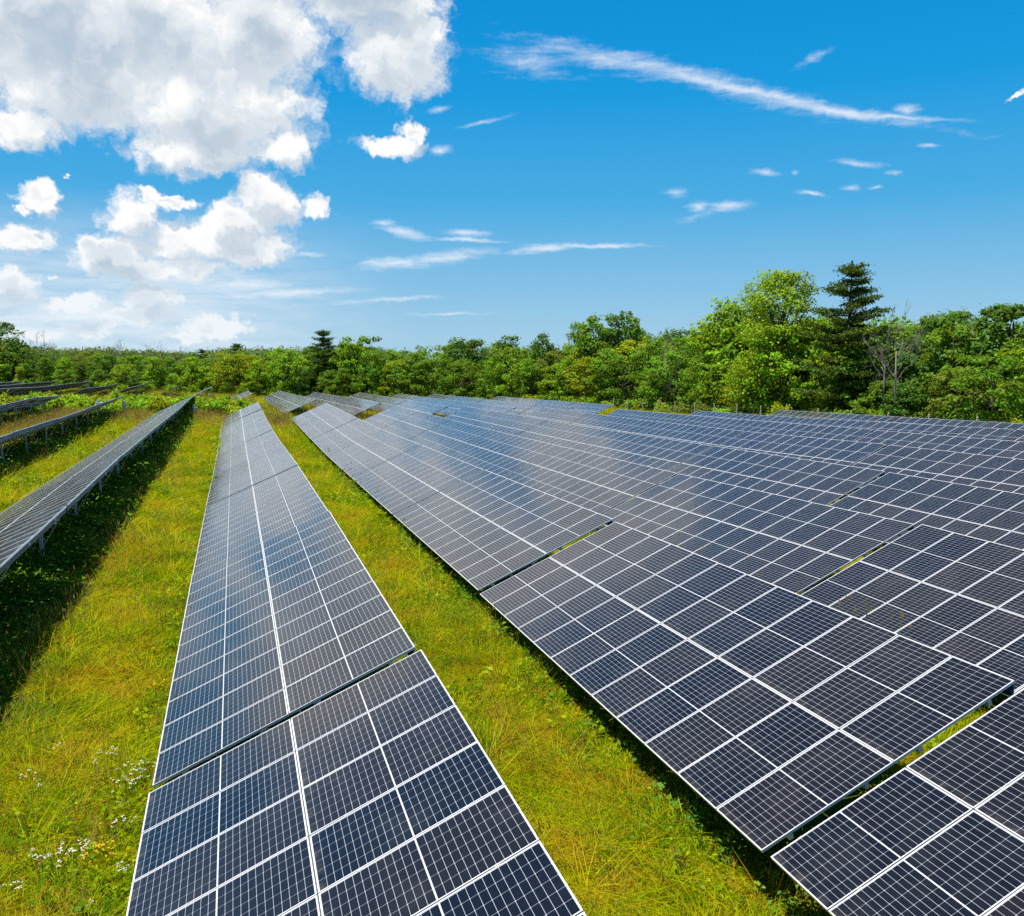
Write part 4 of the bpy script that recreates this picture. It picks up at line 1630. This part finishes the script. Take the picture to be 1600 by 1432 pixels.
def scatter_tree(name, coll):
    ng = bpy.data.node_groups.new(name, 'GeometryNodeTree')
    ng.interface.new_socket('Geometry', in_out='INPUT', socket_type='NodeSocketGeometry')
    ng.interface.new_socket('Geometry', in_out='OUTPUT', socket_type='NodeSocketGeometry')
    gi, go = ng.nodes.new('NodeGroupInput'), ng.nodes.new('NodeGroupOutput')
    ci = ng.nodes.new('GeometryNodeCollectionInfo')
    ci.inputs['Collection'].default_value = coll
    ci.inputs['Separate Children'].default_value = True
    ci.inputs['Reset Children'].default_value = True
    iop = ng.nodes.new('GeometryNodeInstanceOnPoints')
    iop.inputs['Pick Instance'].default_value = True

    def attr(n, typ):
        a = ng.nodes.new('GeometryNodeInputNamedAttribute')
        a.data_type = typ
        a.inputs['Name'].default_value = n
        return a.outputs[0]
    ng.links.new(gi.outputs[0], iop.inputs['Points'])
    ng.links.new(ci.outputs[0], iop.inputs['Instance'])
    ng.links.new(attr('pick', 'INT'), iop.inputs['Instance Index'])
    ng.links.new(attr('turn', 'FLOAT_VECTOR'), iop.inputs['Rotation'])
    ng.links.new(attr('size', 'FLOAT_VECTOR'), iop.inputs['Scale'])
    ng.links.new(iop.outputs[0], go.inputs[0])
    return ng


def scatter(name, label, cat, coll, X, Y, S, g, tiltsd=0.12, tall=None):
    n = len(X)
    Z = ground_z(X, Y)
    me = bpy.data.meshes.new(name)
    me.vertices.add(n)
    me.vertices.foreach_set('co', np.stack([X, Y, Z], 1).astype(np.float32).ravel())
    a = me.attributes.new('pick', 'INT', 'POINT')
    a.data.foreach_set('value', g.integers(0, len(coll.objects), n).astype(np.int32))
    a = me.attributes.new('turn', 'FLOAT_VECTOR', 'POINT')
    a.data.foreach_set('vector', np.stack([g.normal(0, tiltsd, n), g.normal(0, tiltsd, n), g.uniform(0, 6.28, n)], 1).astype(np.float32).ravel())
    a = me.attributes.new('size', 'FLOAT_VECTOR', 'POINT')
    tall = np.ones(n) if tall is None else tall
    a.data.foreach_set('vector', np.stack([S, S, S * tall], 1).astype(np.float32).ravel())
    o = link(name, me)
    md = o.modifiers.new("tufts", 'NODES')
    md.node_group = scatter_tree(name + "_scatter", coll)
    tag(o, label, cat, kind='stuff')
    return o


def in_view(X, Y, m=260):
    Z = ground_z(X, Y)
    P = np.stack([X, Y, Z - CZ], 1)
    dep = P @ _f
    px = 800 + FPX * (P @ _r) / np.maximum(dep, 0.1)
    py = 716 - FPX * (P @ _u) / np.maximum(dep, 0.1)
    return (dep > 1) & (px > -m) & (px < 1600 + m) & (py < 1432 + m * 3)


def strip_points(x0, x1, y0, y1, dens, g):
    """random points with a density that thins with distance; returns x, y, distance"""
    n = int((x1 - x0) * (y1 - y0) * dens)
    X, Y = g.uniform(x0, x1, n), g.uniform(y0, y1, n)
    d = np.hypot(X, Y)
    keep = g.uniform(0, 1, n) < np.minimum(1.0, (11.0 / d) ** 1.25)
    k = keep & in_view(X, Y)
    return X[k], Y[k], d[k]


def patch(X, Y, s, seed):
    """smooth random patches 0..1"""
    g = np.random.default_rng(seed)
    v = np.zeros_like(X)
    for i in range(10):
        a, f = g.uniform(0, 6.28), s * g.uniform(0.5, 2.2)
        v += np.sin((X * math.cos(a) + Y * math.sin(a)) * f + g.uniform(0, 6.28))
    return 0.5 + 0.5 * np.tanh(v / 3.2)


def build_meadow():
    g = np.random.default_rng(99)
    aisles = []       # open strips of grass between rows
    aisles += [(2.1, 6.3, 3.5, 96), (-4.9, -1.0, 6, 118), (-11.8, -7.9, 22, 106), (-18.8, -14.9, 50, 110), (-26, -22, 74, 112)]
    for k in range(1, 7):
        xu = X0 + PITCHX * k + W_H
        aisles.append((xu - 0.5, xu + 3.8, 3, 30))        # glimpsed through the joints
    aisles += [(-45, 48, 94, 132), (40, 57, 55, 110), (52.5, 63, 34, 140), (-40, 46, 132, 232)]
    gx, gy, gs = [], [], []
    for i, (x0, x1, y0, y1) in enumerate(aisles):
        dens = 92 if i < 5 else 26 if i < 11 else 46
        X, Y, d = strip_points(x0, x1, y0, y1, dens, g)
        gx.append(X)
        gy.append(Y)
        gs.append(g.choice([0.7, 0.85, 1.0, 1.15, 1.6], len(X), p=[.2, .25, .3, .2, .05]) * g.uniform(0.9, 1.1, len(X)) * np.clip((d / 13.0) ** 0.42, 0.9, 2.4))
    X, Y, S = np.concatenate(gx), np.concatenate(gy), np.concatenate(gs)
    pt = patch(X, Y, 0.9, 3)
    tall = (0.60 + 0.75 * pt) / np.clip(S, 1, 1.7)
    lush = patch(X, Y, 0.5, 8)
    near_low_edge = np.zeros(len(X), bool)
    for k in (1, 0):
        xl = X0 + PITCHX * k
        near_low_edge |= (X > xl - 0.55) & (X < xl + 0.8)
    isl = (lush > 0.70) & (g.uniform(0, 1, len(X)) < 0.6) | near_low_edge & (g.uniform(0, 1, len(X)) < 0.55)
    scatter("grass", "long yellow-green meadow grass between the solar rows", "grass", TUFTS["grass_tufts"], X[~isl], Y[~isl], S[~isl], g, 0.16, tall[~isl])
    scatter("lush_grass", "fresh green grass along the low panel edges", "grass", TUFTS["lush_tufts"], X[isl], Y[isl], S[isl] * 1.05, g, 0.14)
    # dark weeds in the shade under the rows
    wx, wy, ws = [], [], []
    for k, y0, y1, de in ((-1, 10, 120, 34), (-2, 34, 104, 28), (-3, 62, 110, 18), (1, 2, 60, 14), (0, 4, 30, 5), (2, 2, 40, 3)):
        xl = X0 + PITCHX * k
        xa, xb = (xl + 0.6, xl + 4.0) if k < 0 else (xl + 0.1, xl + 1.6)
        X, Y, d = strip_points(xa, xb, y0, y1, de, g)
        wx.append(X)
        wy.append(Y)
        ws.append(g.uniform(0.6, 1.25, len(X)) * np.clip((d / 16) ** 0.4, 1, 1.9))
    scatter("weeds", "dark leafy weeds growing in the shade under the rows", "weeds", TUFTS["weed_plants"], np.concatenate(wx), np.concatenate(wy), np.concatenate(ws), g, 0.15)
    # dry tall grass along the drip lines and on the cross strip
    dx, dy, ds = [], [], []
    for x0, x1, y0, y1, de in ((-4.75, -4.0, 8, 118, 9), (-11.7, -10.8, 26, 104, 8), (-18.6, -17.6, 50, 108, 8), (-4.2, -1.2, 92, 104, 60), (-11.2, -8.2, 88, 100, 50),
                               (2.6, 5.6, 86, 100, 60), (-17.8, -15.2, 70, 104, 50), (-30, 40, 116, 130, 22), (10, 44, 93, 104, 22), (-40, -6, 122, 215, 16), (-6, 4, 120, 205, 16),
                               (2.4, 5.4, 8, 60, 0.8), (-4, -1.3, 9, 60, 0.8)):
        X, Y, d = strip_points(x0, x1, y0, y1, de, g)
        dx.append(X)
        dy.append(Y)
        ds.append(g.uniform(0.6, 1.15, len(X)) * np.clip((d / 18) ** 0.35, 0.9, 1.7))
    scatter("dry_grass", "pale dry grass heads along the shade edge and cross strip", "dry grass", TUFTS["dry_tufts"], np.concatenate(dx), np.concatenate(dy), np.concatenate(ds), g, 0.2)
    # scattered white flower heads
    fx, fy = [], []
    for x0, x1, y0, y1, n in ((-4.4, -1.2, 9, 40, 26), (-4.4, -1.2, 40, 108, 110), (-11.3, -8.2, 35, 102, 150), (2.6, 5.6, 16, 95, 34), (-18, -15, 60, 108, 70), (-7, -4.5, 20, 100, 80)):
        fx.append(g.uniform(x0, x1, n))
        fy.append(g.uniform(y0, y1, n))
    X, Y = np.concatenate(fx), np.concatenate(fy)
    scatter("wildflowers", "tiny white wildflowers sprinkled through the meadow", "wildflowers", TUFTS["flower_heads"], X, Y,
            g.uniform(0.35, 0.7, len(X)) * np.clip((np.hypot(X, Y) / 25) ** 0.5, 1, 2.2), g, 0.2)


build_meadow()


# flower clumps one can pick out in the near grass
def flower_clump(px, py, mats, n, spread, size, label, seed, name="wildflower_clump", h=0.44):
    x, y, z = ground_hit(px, py, 0.35)
    g = np.random.default_rng(seed)
    q = []
    florets(g, n, h, spread, size, 1, q)
    leaves(g, n * 2, h * 0.7, spread * 0.9, 0.06, 0, q)
    V = np.array([k[:4] for k in q])
    me = quads_mesh(name, V, mats)
    me.polygons.foreach_set('material_index', [k[4] for k in q])
    o = link(name, me, None, (x, y, z))
    tag(o, label, "wildflowers", "flower clumps in the near grass")
    return o


WF = [M_GREEN, M_PETAL]
flower_clump(210, 1212, WF, 30, 0.32, 0.019, "largest white flower clump, beside the wide joint of the centre row", 1)
flower_clump(196, 1232, WF, 18, 0.26, 0.018, "white flower clump just below the largest one", 2)
flower_clump(168, 1183, WF, 12, 0.16, 0.018, "small white flower clump above and left of the largest one", 3)
flower_clump(112, 1335, WF, 30, 0.26, 0.019, "dense white flower clump left of the yellow daisies", 4)
flower_clump(68, 1340, WF, 12, 0.16, 0.017, "sparse white flower clump left of the dense one", 5)
flower_clump(50, 1216, WF, 9, 0.14, 0.018, "isolated white flowers at the left, in open grass", 6)
flower_clump(195, 1287, WF, 12, 0.18, 0.018, "white flowers near the panel edge, between joint and daisies", 7)
flower_clump(190, 1365, WF, 9, 0.12, 0.017, "white flowers right of and below the yellow daisies", 8)
flower_clump(20, 1396, WF, 8, 0.12, 0.017, "white flowers nearest the lower left corner", 9)
flower_clump(158, 1338, [M_GREEN, M_YELLOW], 22, 0.20, 0.018, "clump of yellow daisies low beside the centre row", 10)
flower_clump(248, 1072, [M_GREEN, M_YELLOW], 18, 0.18, 0.019, "orange-yellow flowers touching the centre row's low edge", 11)
flower_clump(60, 1357, [M_GREEN, M_PINK], 3, 0.05, 0.019, "single pink clover head in the lower left grass", 12)


def tall_weed(px, py, k, label, seed, hh):
    """weeds whose tops show over the low edge of a row"""
    d = view_dir(px, py)
    xl = X0 + PITCHX * k - 0.12
    t = xl / d[0]
    x, y, ztop = xl, d[1] * t, d[2] * t + CZ
    z = gz(x, y)
    g = np.random.default_rng(seed)
    h = max(0.5, ztop - z + 0.05)
    q = []
    heads(g, 4, h, 0.08, 0, 1, q, 0.03, 0.08)
    leaves(g, 16, h, 0.12, 0.08, 0, q)
    V = np.array([a[:4] for a in q])
    me = quads_mesh("tall_weed", V, [M_GREEN, M_DRY])
    me.polygons.foreach_set('material_index', [a[4] for a in q])
    o = link("tall_weed", me, None, (x, y, z))
    tag(o, label, "weed", "weeds showing over a low panel edge")


for i, (px, py, lb) in enumerate([(1061, 850, "dry weed head at the low edge, farthest of the six"), (1097, 862, "dry weed head second farthest along the low edge"),
                                  (1178, 898, "dry weed head third farthest along the low edge"), (1254, 916, "dry weed head just beyond the joint in the second row"),
                                  (1326, 946, "arched dry weed just nearer than the joint in the second row"), (1359, 960, "tall dry weed head, second nearest along the low edge"),
                                  (1403, 982, "nearest dry weed head on the low edge of the second row")]):
    tall_weed(px, py, 2, lb, 700 + i, 1.2)
